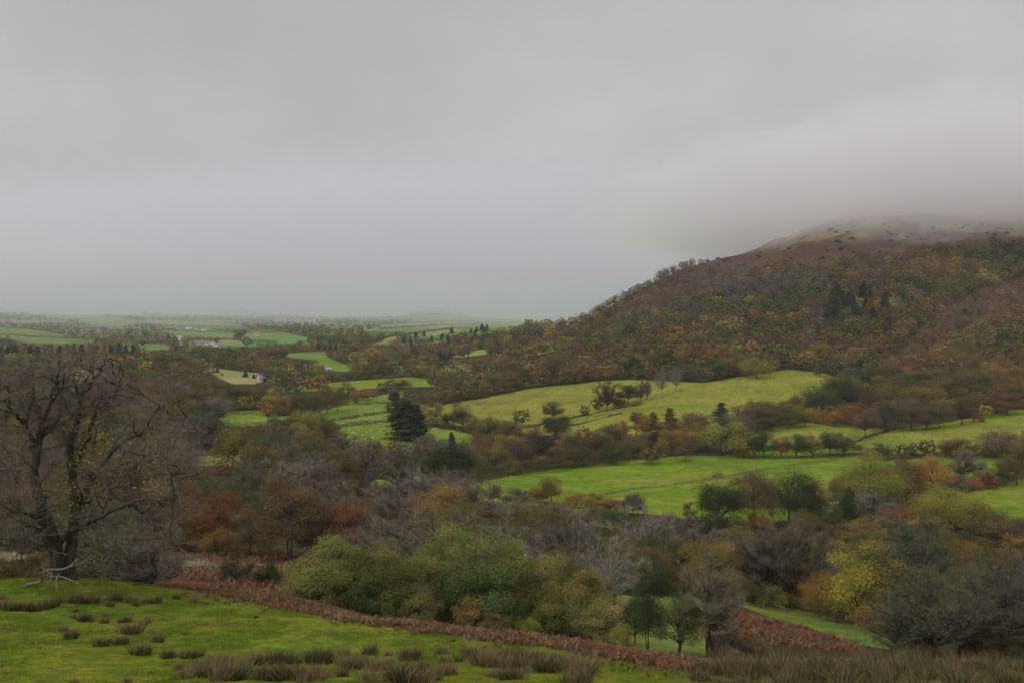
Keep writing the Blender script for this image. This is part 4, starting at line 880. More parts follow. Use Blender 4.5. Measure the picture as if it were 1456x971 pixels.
    for pts, r0, r1 in stems:
        wd = Wood(); q = smooth([P3(*p) for p in pts]); wd.limb(q, r0, r1, 10, 1.0)
        for k_ in range(5):   # root flare
            a = k_ * 1.26 + .3; f = np.array([math.cos(a), math.sin(a), 0]); wd.limb(np.array([q[1] + f * r0 * .3 + np.array([0, 0, .9]), q[0] + f * r0 * .95 + np.array([0, 0, .25]), q[0] + f * r0 * 2.1 + np.array([0, 0, -.5])]), r0 * .4, .1, 6)
        obj('trunk', wd.mesh('trunk', M_moss), root)
        tw, fw = Wood(), Wood(); spawn(tw, q[14:], 0.2, 0, 2.6, fw); obj('limb', two(tw, fw, M_bark), root)
    for pts, r0, r1 in limbs:
        wd = Wood(); q = smooth([P3(*p) for p in pts]); wd.limb(q, r0, r1, 7, 0.9); fw = Wood(); spawn(wd, q, r0, 0, 2.9, fw)
        obj('limb', two(wd, fw, M_moss if r0 > .15 else M_bark), root)
    TP_, TD_ = np.concatenate(TP), np.concatenate(TD); print('OAK', len(TP_))
    n = 17000; k = r.integers(len(TP_), size=n)
    Vv, q = twig_tris(TP_[k] + r.normal(0, .03, (n, 3)), TD_[k] * .5 + r.normal(0, .6, (n, 3)), .42, .0075, r)
    c = obj('crown', mesh_np('crown', Vv, q, M_leaf, False, {'leaf': ('FACE', r.uniform(.6, 1.5, n)), 'turn': ('FACE', np.full(n, .5))}), root); c.color = (.2, .172, .135, 1)
    cl = [P3(*p) for p in [(130,660,0),(152,630,0),(122,700,.5),(146,642,1),(105,655,-1),(96,740,.5),(210,660,-1),(220,690,-2),(82,704,-1),(240,680,-2),(160,655,1),(130,622,1),(92,690,1)]]; nl = 1500
    k = r.choice(len(cl), nl, p=np.array([3,3,3,3,1,2,1.4,1,1.4,.7,2,1.4,1.2]) / 24.1); P = np.array(cl)[k] + r.normal(size=(nl, 3)) * np.array([.62, .62, .45])
    Vl, ql = leaf_quads(P, norm(r.normal(size=(nl, 3))), .14, r)
    lv = obj('leaves', mesh_np('leaves', Vl, ql, M_leaf, False, {'leaf': ('FACE', r.uniform(.6, 1.3, nl)), 'turn': ('FACE', np.clip(r.normal(.5, .012, nl), .45, .55))}), root); lv.color = (.3, .26, .04, 1)
oak()
def poly_px(pts, lift=0.06):
    out = []
    for px, py, h in pts:
        x, y, z = at(px, py, 25); out.append(np.array([x, y, z + h]))
    return np.array(out)
def fallen_branch():
    r = np.random.default_rng(3); b = np.array(atd(75, 57.5))
    P = lambda px, py, d: np.array([(px - CX) / F * (57.5 + d), 57.5 + d, CZ - (py - HY) / F * (57.5 + d)]) - b
    root = tag(empty('fallen_branch', tuple(b)), 'pale fallen branch lying across the foot of the great oak', 'branch')
    A = [P(-6,834,.6),P(20,835,.2),P(40,831,0),(P(58,826,-.1)),P(63,812,-.2),P(80,809,-.3),P(97,806,-.1),P(112,794,.3)]
    wd = Wood(); q = np.array(A); t = np.linspace(0, 7, 29); q = np.stack([pchip(np.arange(8.), q[:, i], t) for i in range(3)], 1) + r.normal(0, .02, (29, 3)); wd.limb(q, .11, .035, 6)
    obj('bough', wd.mesh('bough', M_deadwood), root)
    for pts, r0 in [([P(84,815,-.5),P(80,824,-.8),P(80,834,-1.0),P(82,841,-1.2)], .045), ([P(66,811,-.2),P(74,816,-.5),P(70,828,-.8)], .05), ([P(60,818,0),P(90,820,-.3),P(104,826,-.4),P(116,832,-.5)], .06), ([P(97,806,-.1),P(108,803,.1),P(118,799,.2),P(126,792,.5)], .04), ([P(63,812,-.2),P(60,803,0),P(66,797,.2)], .04)]:
        w2 = Wood(); w2.limb(np.array(pts), r0, .02, 5); obj('branch_stub', w2.mesh('branch_stub', M_deadwood), root)
fallen_branch()
def dead_twig():
    b = np.array(atd(200, 62)); P = lambda px, py, d: np.array([(px - CX) / F * (62 + d), 62 + d, CZ - (py - HY) / F * (62 + d)]) - b
    wd = Wood(); wd.limb(np.array([P(182,834,0), P(194,829,.1), P(204,831,0), P(216,831,.2)]), .05, .02, 5); wd.limb(np.array([P(194,829.5,.1), P(190,832,-.2), P(186,835,-.4)]), .03, .015, 4)
    tag(obj('dead_branch', wd.mesh('dead_branch', M_bark), None, tuple(b)), 'dark dead branch lying on the brow right of the great oak', 'branch')
dead_twig()

# ------------------------------------------------------------------ rushes, sedge, grass and bracken in the foreground
def rush_proto(seed, n, h, spread, tan):
    r = np.random.default_rng(seed); a = r.uniform(0, 6.283, n); rr = spread * r.random(n) ** .6
    B = np.stack([np.cos(a) * rr, np.sin(a) * rr, np.full(n, -.08)], 1); D = norm(np.stack([np.cos(a) * rr * 1.0, np.sin(a) * rr * 1.0, np.full(n, spread * 2.0)], 1) + r.normal(0, .1, (n, 3)))
    Ln = (h * r.uniform(.55, 1.15, n))[:, None]; sd_ = norm(np.cross(D, r.normal(size=(n, 3)))) * .011
    M1 = B + D * Ln * .55; T = B + D * Ln + np.stack([np.cos(a), np.sin(a), np.full(n, -.4)], 1) * Ln * r.uniform(0, .22, n)[:, None]
    Vv = np.stack([B - sd_, B + sd_, M1 + sd_ * .8, M1 - sd_ * .8, T], 1).reshape(-1, 3); i = np.arange(n)[:, None] * 5
    q = i + np.array([[0, 1, 2, 3]]); t = i + np.array([[3, 2, 4]])
    c = np.where((r.random(n) < tan)[:, None], np.array([[.23, .165, .085]]), np.array([[.045, .058, .02]])) * r.uniform(.6, 1.35, n)[:, None]
    ct = c * .68 + np.array([.15, .115, .06]) * .32
    return mesh_np('rush_tuft', Vv, [q, t], M_leafcol, False, {'leaf': ('FACE', np.ones(2 * n)), 'turn': ('FACE', np.full(2 * n, .5))}, ('FACE', np.concatenate([c, ct])))
RG = [rush_proto(i, 150, .62, .24, .22) for i in range(4)]; RT = [rush_proto(10 + i, 130, .6, .24, .75) for i in range(3)]; RS = [rush_proto(20 + i, 170, .95, .3, .38) for i in range(4)]
v5 = lambda X, Y: (X / 3.1217, 660 + Y / 3.1217); v6 = lambda X, Y: (380 + X / 3.1217, 660 + Y / 3.1217)
tufts = []   # px, py of foot, px height, look, place
A_ = 'in the dark line beside the oak'; B_ = 'scattered on the upper slope'; C_ = 'on the middle of the slope'; D_ = 'in the thick bed low on the slope'; E_ = 'on the open lower slope'; G_ = 'in the long bed by the bracken'
for X, Y, h, k in [(15,640,13,'g'),(40,650,13,'g'),(75,648,12,'g'),(105,648,14,'g'),(130,652,12,'g'),(155,652,13,'g'),(185,646,14,'g'),(215,638,13,'g'),(240,628,12,'g'),(255,612,11,'g'),(15,600,9,'t')]: tufts.append((*v5(X, Y), h, k, A_))
for X, Y, h, k in [(330,614,15,'g'),(355,612,12,'g'),(385,620,13,'g'),(412,618,12,'g'),(430,610,9,'g'),(515,606,14,'g'),(500,606,11,'g'),(580,614,13,'t'),(600,616,11,'t'),(565,610,9,'t'),(488,632,9,'g'),(602,630,8,'g'),(645,612,7,'t'),(688,617,13,'g'),(698,616,10,'t'),(785,598,8,'g'),(775,596,7,'g'),(866,614,12,'t'),(916,622,6,'t'),(1045,612,8,'t'),(1155,618,6,'t'),(1298,628,8,'t'),(822,538,8,'t'),(960,604,4,'t'),(1110,600,4,'t')]: tufts.append((*v5(X, Y), h, k, B_))
for X, Y, h, k in [(336,656,6,'g'),(322,682,6,'t'),(370,698,13,'g'),(392,698,12,'g'),(470,676,8,'t'),(462,706,10,'g'),(545,702,9,'g'),(568,700,9,'g'),(640,712,10,'g'),(660,704,8,'t'),(555,752,14,'t'),(580,754,16,'g'),(605,750,15,'t'),(625,726,10,'t'),(270,742,9,'t'),(285,740,8,'g'),(312,775,15,'g'),(325,772,11,'g'),(452,806,15,'g'),(465,802,10,'g'),(530,798,12,'g'),(550,796,13,'g'),(498,796,6,'t'),(697,790,13,'g'),(705,784,9,'g'),(825,756,7,'t'),(1138,682,5,'g'),(618,846,17,'g'),(640,844,14,'g'),(650,836,8,'t')]: tufts.append((*v5(X, Y), h, k, C_))
rr_ = random.Random(4)
for X, Y, h, k in [(735,860,13,'g'),(755,858,12,'g'),(770,854,10,'t'),(830,862,14,'g'),(855,860,13,'g'),(885,852,11,'g'),(790,912,13,'t'),(810,950,18,'t'),(840,944,14,'t'),(875,938,18,'t'),(905,944,16,'g'),(930,915,20,'t'),(955,938,18,'t'),(985,895,18,'t'),(1000,955,22,'t'),(1015,930,20,'t'),(1030,958,22,'g'),(1050,915,20,'t'),(1060,955,18,'g'),(1075,940,16,'t'),(1090,895,16,'t'),(1100,930,18,'t'),(1120,890,16,'t'),(1145,890,18,'g'),(1160,955,18,'g'),(1185,955,18,'t'),(1220,890,16,'g'),(1240,885,18,'g'),(1280,885,15,'g'),(1305,885,14,'g'),(1230,955,20,'g'),(1265,958,24,'g'),(1290,945,18,'g'),(1330,960,20,'t'),(1360,945,16,'t'),(1400,880,20,'g'),(1425,880,18,'g'),(1400,955,20,'t'),(1430,950,20,'t'),(975,960,20,'t'),(570,972,12,'t'),(330,972,8,'t'),(945,880,14,'t'),(1015,885,14,'t'),(890,905,14,'t'),(860,915,12,'t')]: tufts.append((*v5(X, Y), h, k, D_))
for X, Y, h, k in [(40,885,18,'g'),(100,885,14,'g'),(220,880,18,'g'),(240,885,22,'g'),(270,882,18,'g'),(335,848,13,'t'),(350,850,10,'t'),(445,842,14,'g'),(465,844,16,'g'),(540,850,8,'t'),(615,868,20,'g'),(640,872,20,'g'),(655,862,14,'g'),(652,755,8,'t'),(765,842,12,'t'),(785,840,12,'t'),(780,880,12,'t'),(795,876,10,'t'),(820,785,7,'t'),(865,832,8,'t'),(850,875,9,'g'),(112,625,6,'t'),(320,885,14,'t'),(350,905,18,'t'),(385,905,20,'t'),(410,905,20,'t'),(430,895,16,'g'),(470,915,16,'t'),(500,910,16,'t'),(530,905,18,'t'),(560,960,24,'t'),(590,958,26,'g'),(610,940,20,'t'),(660,930,16,'g'),(680,925,18,'g'),(705,920,14,'g'),(740,955,20,'t'),(770,930,18,'t'),(800,925,14,'t'),(820,930,14,'t'),(700,968,22,'t'),(440,966,22,'t'),(330,940,12,'g'),(345,940,12,'t'),(0,950,20,'g'),(30,950,20,'g'),(80,955,22,'g'),(120,955,18,'t'),(150,950,16,'t'),(190,950,18,'t'),(230,950,18,'t'),(150,972,12,'t'),(600,972,24,'g'),(660,972,16,'t'),(575,738,6,'t'),(755,760,4,'t')]: tufts.append((*v6(X, Y), h, k, E_))
for i in range(46):
    X = 905 + i * 11.8; tufts.append((*v6(X + rr_.uniform(-6, 6), 868 + (i * .85) + rr_.uniform(-12, 26)), rr_.uniform(14, 22), rr_.choice('gtt'), G_))
for X, Y, h, k in [(1000,945,12,'t'),(1030,948,14,'t'),(1060,955,16,'g'),(1090,950,18,'g'),(1120,952,16,'t'),(1150,925,10,'t'),(1330,965,16,'t'),(1380,968,20,'t'),(1410,960,20,'t')]: tufts.append((*v6(X, Y), h, k, G_))
H_ = 'in the rank sedge below the bare thicket'
sed = []
for i in range(100):
    px = 985 + 480 * (i + rr_.uniform(-.5, .5)) / 100; py = rr_.uniform(957, 985) if i % 3 else rr_.uniform(950, 962); sed.append((px, py, rr_.uniform(15, 29) * (1.0 if px > 1020 else .7), 's', H_))
tufts += sed
bye = {}
for px, py, h, k, wh in tufts: bye.setdefault((k, wh), []).append((px, py, h))
LOOK = {'g': 'dark green rush tuft', 't': 'tan tipped rush tuft', 's': 'tall brown green sedge tuft'}
for (k, wh), ts in bye.items():
    ts.sort()
    for i, (px, py, h) in enumerate(ts):
        x, y, z = at(px, min(py, 1000), 20); s = h / F * y
        pool = {'g': RG, 't': RT, 's': RS}[k]; me = pool[rr_.randrange(len(pool))]; o = obj('rush_tuft' if k != 's' else 'sedge_tuft', me, None, (x, y, z))
        f = s / (.62 if k != 's' else .95) * 1.15; o.scale = (f * rr_.uniform(.95, 1.3), f * rr_.uniform(.95, 1.3), f * 1.15); o.rotation_euler = (0, 0, rr_.uniform(0, 6.28))
        tag(o, f'{LOOK[k]}, {ordinal(i + 1)} from left {wh}', 'rush' if k != 's' else 'sedge', ('rush tufts ' if k != 's' else 'sedge tufts ') + wh)

def scatter_ground(n, seed, test, xr, yr):
    r = np.random.default_rng(seed); x = r.uniform(*xr, n); y = r.uniform(*yr, n); z = zat(x, y); u, p = proj(x, y, z); k = test(x, y, u, p); return np.stack([x[k], y[k], z[k]], 1), r
def grass():
    P, r = scatter_ground(330000, 8, lambda x, y, u, p: (y < np.interp(u, EDGE_U, EDGE_D) + 1.5) & (u > -130) & (u < 1590) & (p < 1040), (-46, 24), (22, 68))
    tus_ = fbm(P[:, 0] * .7, P[:, 1] * .5, 71, 3); keep_ = r.random(len(P)) < np.clip((tus_ - .3) * 3.2, .4, 1); P = P[keep_]; tus_ = tus_[keep_]
    n = len(P); u, _ = proj(P[:, 0], P[:, 1], P[:, 2]); rk_ = np.clip((u - 930) / 160, 0, 1)
    h = r.uniform(.04, .1, n) * (1 + .9 * (tus_ > .58)) * (1 + 3.2 * rk_ * r.random(n)); d = norm(r.normal(0, .4, (n, 3)) + np.array([0, 0, 1])); sd_ = norm(np.cross(d, r.normal(size=(n, 3)))) * .009
    Vv = np.stack([P - sd_, P + sd_, P + d * h[:, None]], 1).reshape(-1, 3)
    c = np.where((tus_ > .57)[:, None], np.array([[.085, .135, .012]]), np.array([[.112, .16, .018]])); dry = r.random(n) < .12 + .6 * rk_; c = np.where(dry[:, None], np.array([[.22, .18, .085]]), c) * r.uniform(.7, 1.3, n)[:, None]
    tag(obj('grass', mesh_np('grass', Vv, np.arange(3 * n).reshape(-1, 3), M_leafcol, False, {'leaf': ('FACE', np.ones(n)), 'turn': ('FACE', np.full(n, .5))}, ('FACE', c))), kind='stuff')
grass()
def fronds(name, P, r, h, cols):
    """arching bracken fronds: a stalk with paired side leaflets"""
    n = len(P); a = r.uniform(0, 6.283, n); Lh = h * r.uniform(.6, 1.25, n); out = np.stack([np.cos(a), np.sin(a), np.zeros(n)], 1); sd_ = np.stack([-np.sin(a), np.cos(a), np.zeros(n)], 1)
    ks = np.linspace(.25, 1, 6); tris = []
    pt = lambda t: P + out * (Lh * .75 * t ** 1.6)[:, None] + np.array([0, 0, 1.0]) * (Lh * (t - .38 * t ** 2.5))[:, None]
    for i, t in enumerate(ks):
        c0, c1 = pt(t - .09), pt(t + .03); wl = (Lh * .26 * (1.12 - t))[:, None]
        for s in (-1, 1):
            tip = pt(min(t + .06, 1.05)) + sd_ * wl * s + np.array([0, 0, -.12]) * wl + r.normal(0, .02, (n, 3)); tris.append(np.stack([c0, c1, tip], 1))
    st = np.stack([P - sd_ * .012, P + sd_ * .012, pt(1.0)], 1); tris.append(st)
    T = np.stack(tris, 1).reshape(-1, 3); m = len(tris); pt_ = fbm(P[:, 0] * .5, P[:, 1] * .5, 55, 3); c = np.array(cols)[np.clip((pt_ - .28) * 2.2 * len(cols) + r.normal(0, .9, n), 0, len(cols) - 1).astype(int)] * r.uniform(.65, 1.3, n)[:, None]
    c = np.where((r.random(n) < np.clip((pt_ - .52) * 3, .03, .4))[:, None], np.array([[.19, .145, .07]]), c)
    tag(obj(name, mesh_np(name, T, np.arange(len(T)).reshape(-1, 3), M_leafcol, False, {'leaf': ('FACE', r.uniform(.75, 1.25, n * m)), 'turn': ('FACE', np.full(n * m, .5))}, ('FACE', np.repeat(c, m, 0)))), kind='stuff')
BC = [(.15,.075,.042),(.125,.066,.038),(.1,.056,.034),(.19,.11,.06),(.08,.048,.03)]
def bank(x, y, u, p):
    e = np.interp(u, EDGE_U, EDGE_D) + (fbm(x * .3, y * .3, 15, 2) - .5) * 4; return (fbm(x * .25, y * .25, 35, 2) > .41) & (y > e - 3.5 * (hash2(np.floor(x * 9), np.floor(y * 9), 3) < .12)) & (y < e + np.interp(u, EDGE_U, BANK_W) + 2.5 + 16 * (fbm(x * .2, y * .2, 45, 2) > .45)) & (u > -130) & (u < 1590) & (u > 225)
P, r = scatter_ground(150000, 5, bank, (-42, 26), (31, 90)); fronds('bracken', P, r, .36, BC)
def hollow(x, y, u, p):
    k = np.zeros(len(x), bool)
    for d0, d1, poly in BRACKEN[:3]: k |= (y > d0) & (y < d1) & inpoly(u, p, poly)
    return k & (fbm(x * .12, y * .12, 25, 2) > .36)
P, r = scatter_ground(90000, 6, hollow, (-110, 75), (88, 190)); fronds('bracken', P, r, .8, BC)
# heather and gorse knobs on the open top of the hill
gr = np.random.default_rng(17); gi = 0
gl = []
while gi < 90:
    u = gr.uniform(1000, 1470); p = gr.uniform(np.interp(u, [1000,1100,1200,1456], [366,346,318,300]), np.interp(u, [1000,1100,1200,1300,1456], [380,382,374,360,338]))
    x, y, z = at(u, p, 650)
    if y > 1650: continue
    gl.append((u, p, x, y, z)); gi += 1
gl.sort(); 
for i, (u, p, x, y, z) in enumerate(gl):
    st = stock('bush', 2); tm, cm = st[i % len(st)]; e = empty('gorse_bush', (x, y, z - .1), gr.uniform(0, 6)); s = gr.uniform(.12, .5) ** 1.2; e.scale = (s * 1.6, s * 1.2, s)
    obj('trunk', tm, e); c = obj('crown', cm, e); c.color = (.05, .055, .028, 1) if i % 3 else (.085, .05, .042, 1)
    tag(e, f'{"dark green gorse" if i % 3 else "purple brown heather"} bush, {ordinal(i // 3 + 1 if i % 3 == 0 else i - i // 3)} from left on the open hilltop', 'bush', 'low bushes on the open hilltop')

# ------------------------------------------------------------------ hedges, banks, fences, poles, farms, sheep
def line3(pts, ymin, step):
    W3 = [np.array(at(px, py, ymin)) for px, py in pts]; out = []
    for a, b in zip(W3, W3[1:]):
        n = max(2, int(np.linalg.norm((b - a)[:2]) / step)); t = np.linspace(0, 1, n, endpoint=False)[:, None]; out.append(a[None, :2] * (1 - t) + b[None, :2] * t)
    out.append(W3[-1][None, :2]); q = np.concatenate(out); return np.concatenate([q, zat(q[:, 0], q[:, 1])[:, None]], 1)
def hedge(pts, ymin, h, hue, label, w=None, lsz=None, seed=0, gap=0.0):
    r = np.random.default_rng(900 + seed); L3 = line3(pts, ymin, 0.5); w = w or h * .9; d = L3[:, 1].mean(); lsz = lsz or max(.22, d / F * 1.1)
    n = int(min(9000, max(500, len(L3) * h * 9 / (lsz / .35) ** 2))); k = r.integers(len(L3), size=n)
    hv = h * (.65 + .7 * fbm(L3[:, 0] * .25 + seed, L3[:, 1] * .25, 4, 3)); g_ = fbm(L3[:, 0] * .12 + seed, L3[:, 1] * .12, 14, 2) > gap
    k = k[g_[k]]; n = len(k); P = L3[k] + np.stack([r.normal(0, w * .3, n), r.normal(0, w * .3, n), hv[k] * r.random(n) ** .8], 1)
    c0 = L3.mean(0); Vv, q = leaf_quads(P - c0, norm(r.normal(size=(n, 3)) + np.array([0, 0, .4])), lsz, r)
    cv = .8 + .5 * fbm(P[:, 0] * .2, P[:, 1] * .2, 7, 2)
    o = obj('hedge', mesh_np('hedge', Vv, q, M_leaf, False, {'leaf': ('FACE', cv * r.uniform(.7, 1.3, n)), 'turn': ('FACE', np.clip(r.normal(.5, .015, n), .45, .55))}), None, tuple(c0)); o.color = jitter(HUE[hue])
    tag(o, label, 'hedge', 'field hedges')
HEDGES = [([(1050,652),(1130,652),(1215,649)], 330, 2.6, 'dark brown', 'dark hedge under the tree row atop the broad pasture'),
 ([(1213,640),(1262,645)], 330, 2.2, 'maroon', 'clipped maroon hedge right of the dark tree row'), ([(1262,646),(1340,650)], 330, 2.4, 'dark brown', 'ragged brown hedge at the foot of the telegraph pole'),
 ([(1340,652),(1400,652),(1460,650)], 330, 1.6, 'olive brown', 'low olive hedge along the sloping right field'),
 ([(1372,702),(1420,692),(1460,682)], 240, 2.6, 'russet brown', 'russet hedge along the top of the corner field'),
 ([(470,599),(515,591),(560,585)], 380, 1.5, 'dark brown', 'thin dark hedge above the strip of grazing sheep'), ([(487,607),(525,602),(566,598)], 380, 1.7, 'dark brown', 'dark hedge below the strip of grazing sheep'),
 ([(497,573),(530,571),(560,574)], 450, 2.0, 'russet brown', 'russet hedge across the head of the bright field'), ([(306,608),(360,607),(420,602)], 340, 2.2, 'dark brown', 'brown hedge at the foot of the tufted field'),
 ([(404,558),(454,553),(500,557)], 600, 2.5, 'dark brown', 'brown hedge below the long valley field'), ([(395,550),(445,545),(520,537)], 640, 3.0, 'dark brown', 'tall dark hedge above the long valley field'),
 ([(316,584),(345,590),(375,583)], 360, 1.3, 'olive brown', 'broken olive hedge in the tufted field'),
 ([(650,698),(690,684),(760,673),(860,659),(960,649)], 330, 3.0, 'dark brown', 'long dark hedge curving along the top of the broad pasture'),
 ([(658,606),(700,611),(745,611)], 380, 1.6, 'brown', 'brown hedge at the foot of the upland field'), ([(1013,592),(1056,580),(1105,577),(1147,571)], 420, 1.6, 'brown', 'brown hedge under the top pasture'),
 ([(1063,622),(1091,610),(1148,602),(1214,605)], 400, 1.8, 'dark brown', 'dark hedge along the top of the hedged field'), ([(1385,680),(1420,670),(1445,662)], 260, 1.8, 'brown', 'brown hedge below the lane field'),
 ([(600,606),(640,604),(672,618)], 380, 1.2, 'brown', 'low brown bank right of the big conifers'), ([(700,498),(727,510),(760,506),(808,491)], 800, 4, 'dark green', 'dark hedge below the small wedge-shaped field'),
 ([(456,684),(495,674),(535,666),(575,665)], 280, 2.0, 'dark brown', 'dark hedge behind the small flock'),
 ([(0,466),(45,469),(92,476)], 1500, 4, 'dark brown', 'far hedge over the first vale field'), ([(0,477),(50,480),(100,482),(155,486)], 1500, 4, 'dark brown', 'far hedge over the second vale field'), ([(100,488),(190,487),(240,491)], 1500, 4.5, 'dark brown', 'far hedge over the field beside the ridge conifers'),
 ([(60,449),(150,450),(200,455)], 2000, 6, 'grey brown', 'far hedge along the skyline field'), ([(110,455),(170,452),(250,457),(330,461)], 2000, 5, 'grey brown', 'far hedge across the upper vale'), ([(205,463),(290,466),(365,467)], 1800, 5, 'grey brown', 'far hedge above the upper farm'),
 ([(230,470),(335,474),(400,474)], 1700, 5, 'grey brown', 'far hedge under the upper farm'), ([(270,484),(330,484),(395,489)], 1500, 4, 'brown', 'far hedge above the village field'), ([(345,472),(390,471),(445,481)], 1700, 5, 'grey brown', 'far hedge round the pale vale field'),
 ([(575,478),(646,468),(700,466)], 1500, 4, 'grey brown', 'far hedge along the pale ridge field'), ([(520,489),(562,478),(600,476)], 1500, 4, 'brown', 'far hedge below the ridge copse'), ([(500,466),(560,461),(640,459),(740,460)], 2200, 6, 'grey brown', 'far hedge across the green mound'), ([(540,470),(620,464),(690,463)], 2200, 6, 'grey brown', 'lower far hedge across the green mound')]
for i, (pts, ym, h, hue, lab) in enumerate(HEDGES): hedge(pts, ym, h, hue, lab, seed=i, gap=.3 if ym < 1000 else .22)
def bank_wall(pts, ymin, h, label, seed, gap):
    r = np.random.default_rng(seed); L3 = line3(pts, ymin, .7); VV, QQ, n = [], [], 0; c0 = L3.mean(0)
    g_ = fbm(L3[:, 0] * .09 + seed, L3[:, 1] * .09, 3, 2)
    wd = Wood()
    wd.limb(L3 - c0 + np.array([0, 0, .02]), .3, .3, 5)
    run = []
    for i in range(len(L3) + 1):
        if i < len(L3) and g_[i] > gap: run.append(L3[i] - c0 + np.array([r.normal(0, .15), r.normal(0, .15), h * .3]))
        else:
            if len(run) > 4:
                q = np.array(run); wd.limb(q, h * .75, h * .6, 6)
                for j in range(0, len(q) - 1):
                    p = q[j] + r.normal(0, .2, 3); wd.limb(np.array([p, p + np.array([r.uniform(-.5, .5), r.uniform(-.3, .3), h * r.uniform(.5, 1.1)])]), h * .5, h * .25, 5)
            run = []
    tag(obj('field_bank', wd.mesh('field_bank', M_stone_dark), None, tuple(c0)), label, 'bank', 'ruined field banks')
M_stone_dark = plain('turfy_stone', (.07, .06, .042), .95, .5, .6, .1, .6)
bank_wall([(745,609),(790,599),(830,591),(870,583),(912,575)], 400, .9, 'dark ruined bank running up the middle of the upland field', 1, .36)
bank_wall([(808,606),(845,598),(885,588)], 400, .7, 'shorter dark bank below the ruined bank', 2, .4)
bank_wall([(1262,613),(1232,622),(1213,630)], 380, .6, 'dark bank beside the brown field tree', 3, .3)
def fence(pts, ymin, gap, label, h=1.15, wires=3):
    L3 = line3(pts, ymin, gap); c0 = L3[0].copy(); root = tag(empty('fence', tuple(c0)), label, 'fence'); q = L3 - c0
    for p in q:
        w = Wood(); w.limb(np.array([p - np.array([0, 0, .3]), p + np.array([0, 0, h])]), .075, .065, 6); obj('post', w.mesh('post', M_post), root)
    for k in range(wires):
        w = Wood(); w.limb(q + np.array([0, 0, h * (.95 - .3 * k)]), .012, .012, 3); obj('wire', w.mesh('wire', M_post), root)
fence([(1085,866),(1150,885),(1205,905),(1245,922)], 95, 4.2, 'grey post and wire fence along the grass track')
fence([(925,571),(960,559),(1003,548)], 430, 3.5, 'grey post and wire fence climbing between the upland fields')
fence([(1060,655),(1130,655),(1214,652)], 330, 5, 'pale post and wire fence under the dark tree row', 1.0, 2)
fence([(1340,654),(1400,655),(1455,653)], 330, 4, 'post and rail fence along the lane field', 1.1, 2)
def pole(px, py, hp, ymin, label, arm=True):
    x, y, z = at(px, py, ymin); h = hp / F * y; root = tag(empty('utility_pole', (x, y, z), .25), label, 'pole', 'wooden utility poles')
    w = Wood(); w.limb(np.array([[0, 0, -.5], [0, 0, h * .5], [0.02, 0, h]]), .17, .12, 8); obj('post', w.mesh('post', M_post), root)
    if arm:
        w = Wood(); w.limb(np.array([[-1.15, 0, h - .25], [1.15, 0, h - .25]]), .09, .09, 4); obj('crossarm', w.mesh('crossarm', M_post), root)
        for s in (-1.0, 0, 1.0):
            w = Wood(); w.limb(np.array([[s, 0, h - .2], [s, 0, h + .12]]), .07, .05, 6); obj('insulator', w.mesh('insulator', M_white), root)
pole(1131, 637, 20, 370, 'short grey utility pole behind the dark tree row'); pole(1325, 652, 33, 330, 'tall dark utility pole by the ragged hedge', False); pole(1186, 744, 30, 200, 'utility pole with pale crossarm among the copse trees')
pole(334, 598, 15, 340, 'thin utility pole in the tufted field', False); pole(612, 609, 12, 380, 'utility pole right of the big conifers', False); pole(650, 616, 12, 380, 'utility pole under the paired olive trees', False)
def quad_box(x0, x1, y0, y1, z0, z1):
    v = [(x0,y0,z0),(x1,y0,z0),(x1,y1,z0),(x0,y1,z0),(x0,y0,z1),(x1,y0,z1),(x1,y1,z1),(x0,y1,z1)]; return np.array(v, float), np.array([(0,3,2,1),(4,5,6,7),(0,1,5,4),(1,2,6,5),(2,3,7,6),(3,0,4,7)])
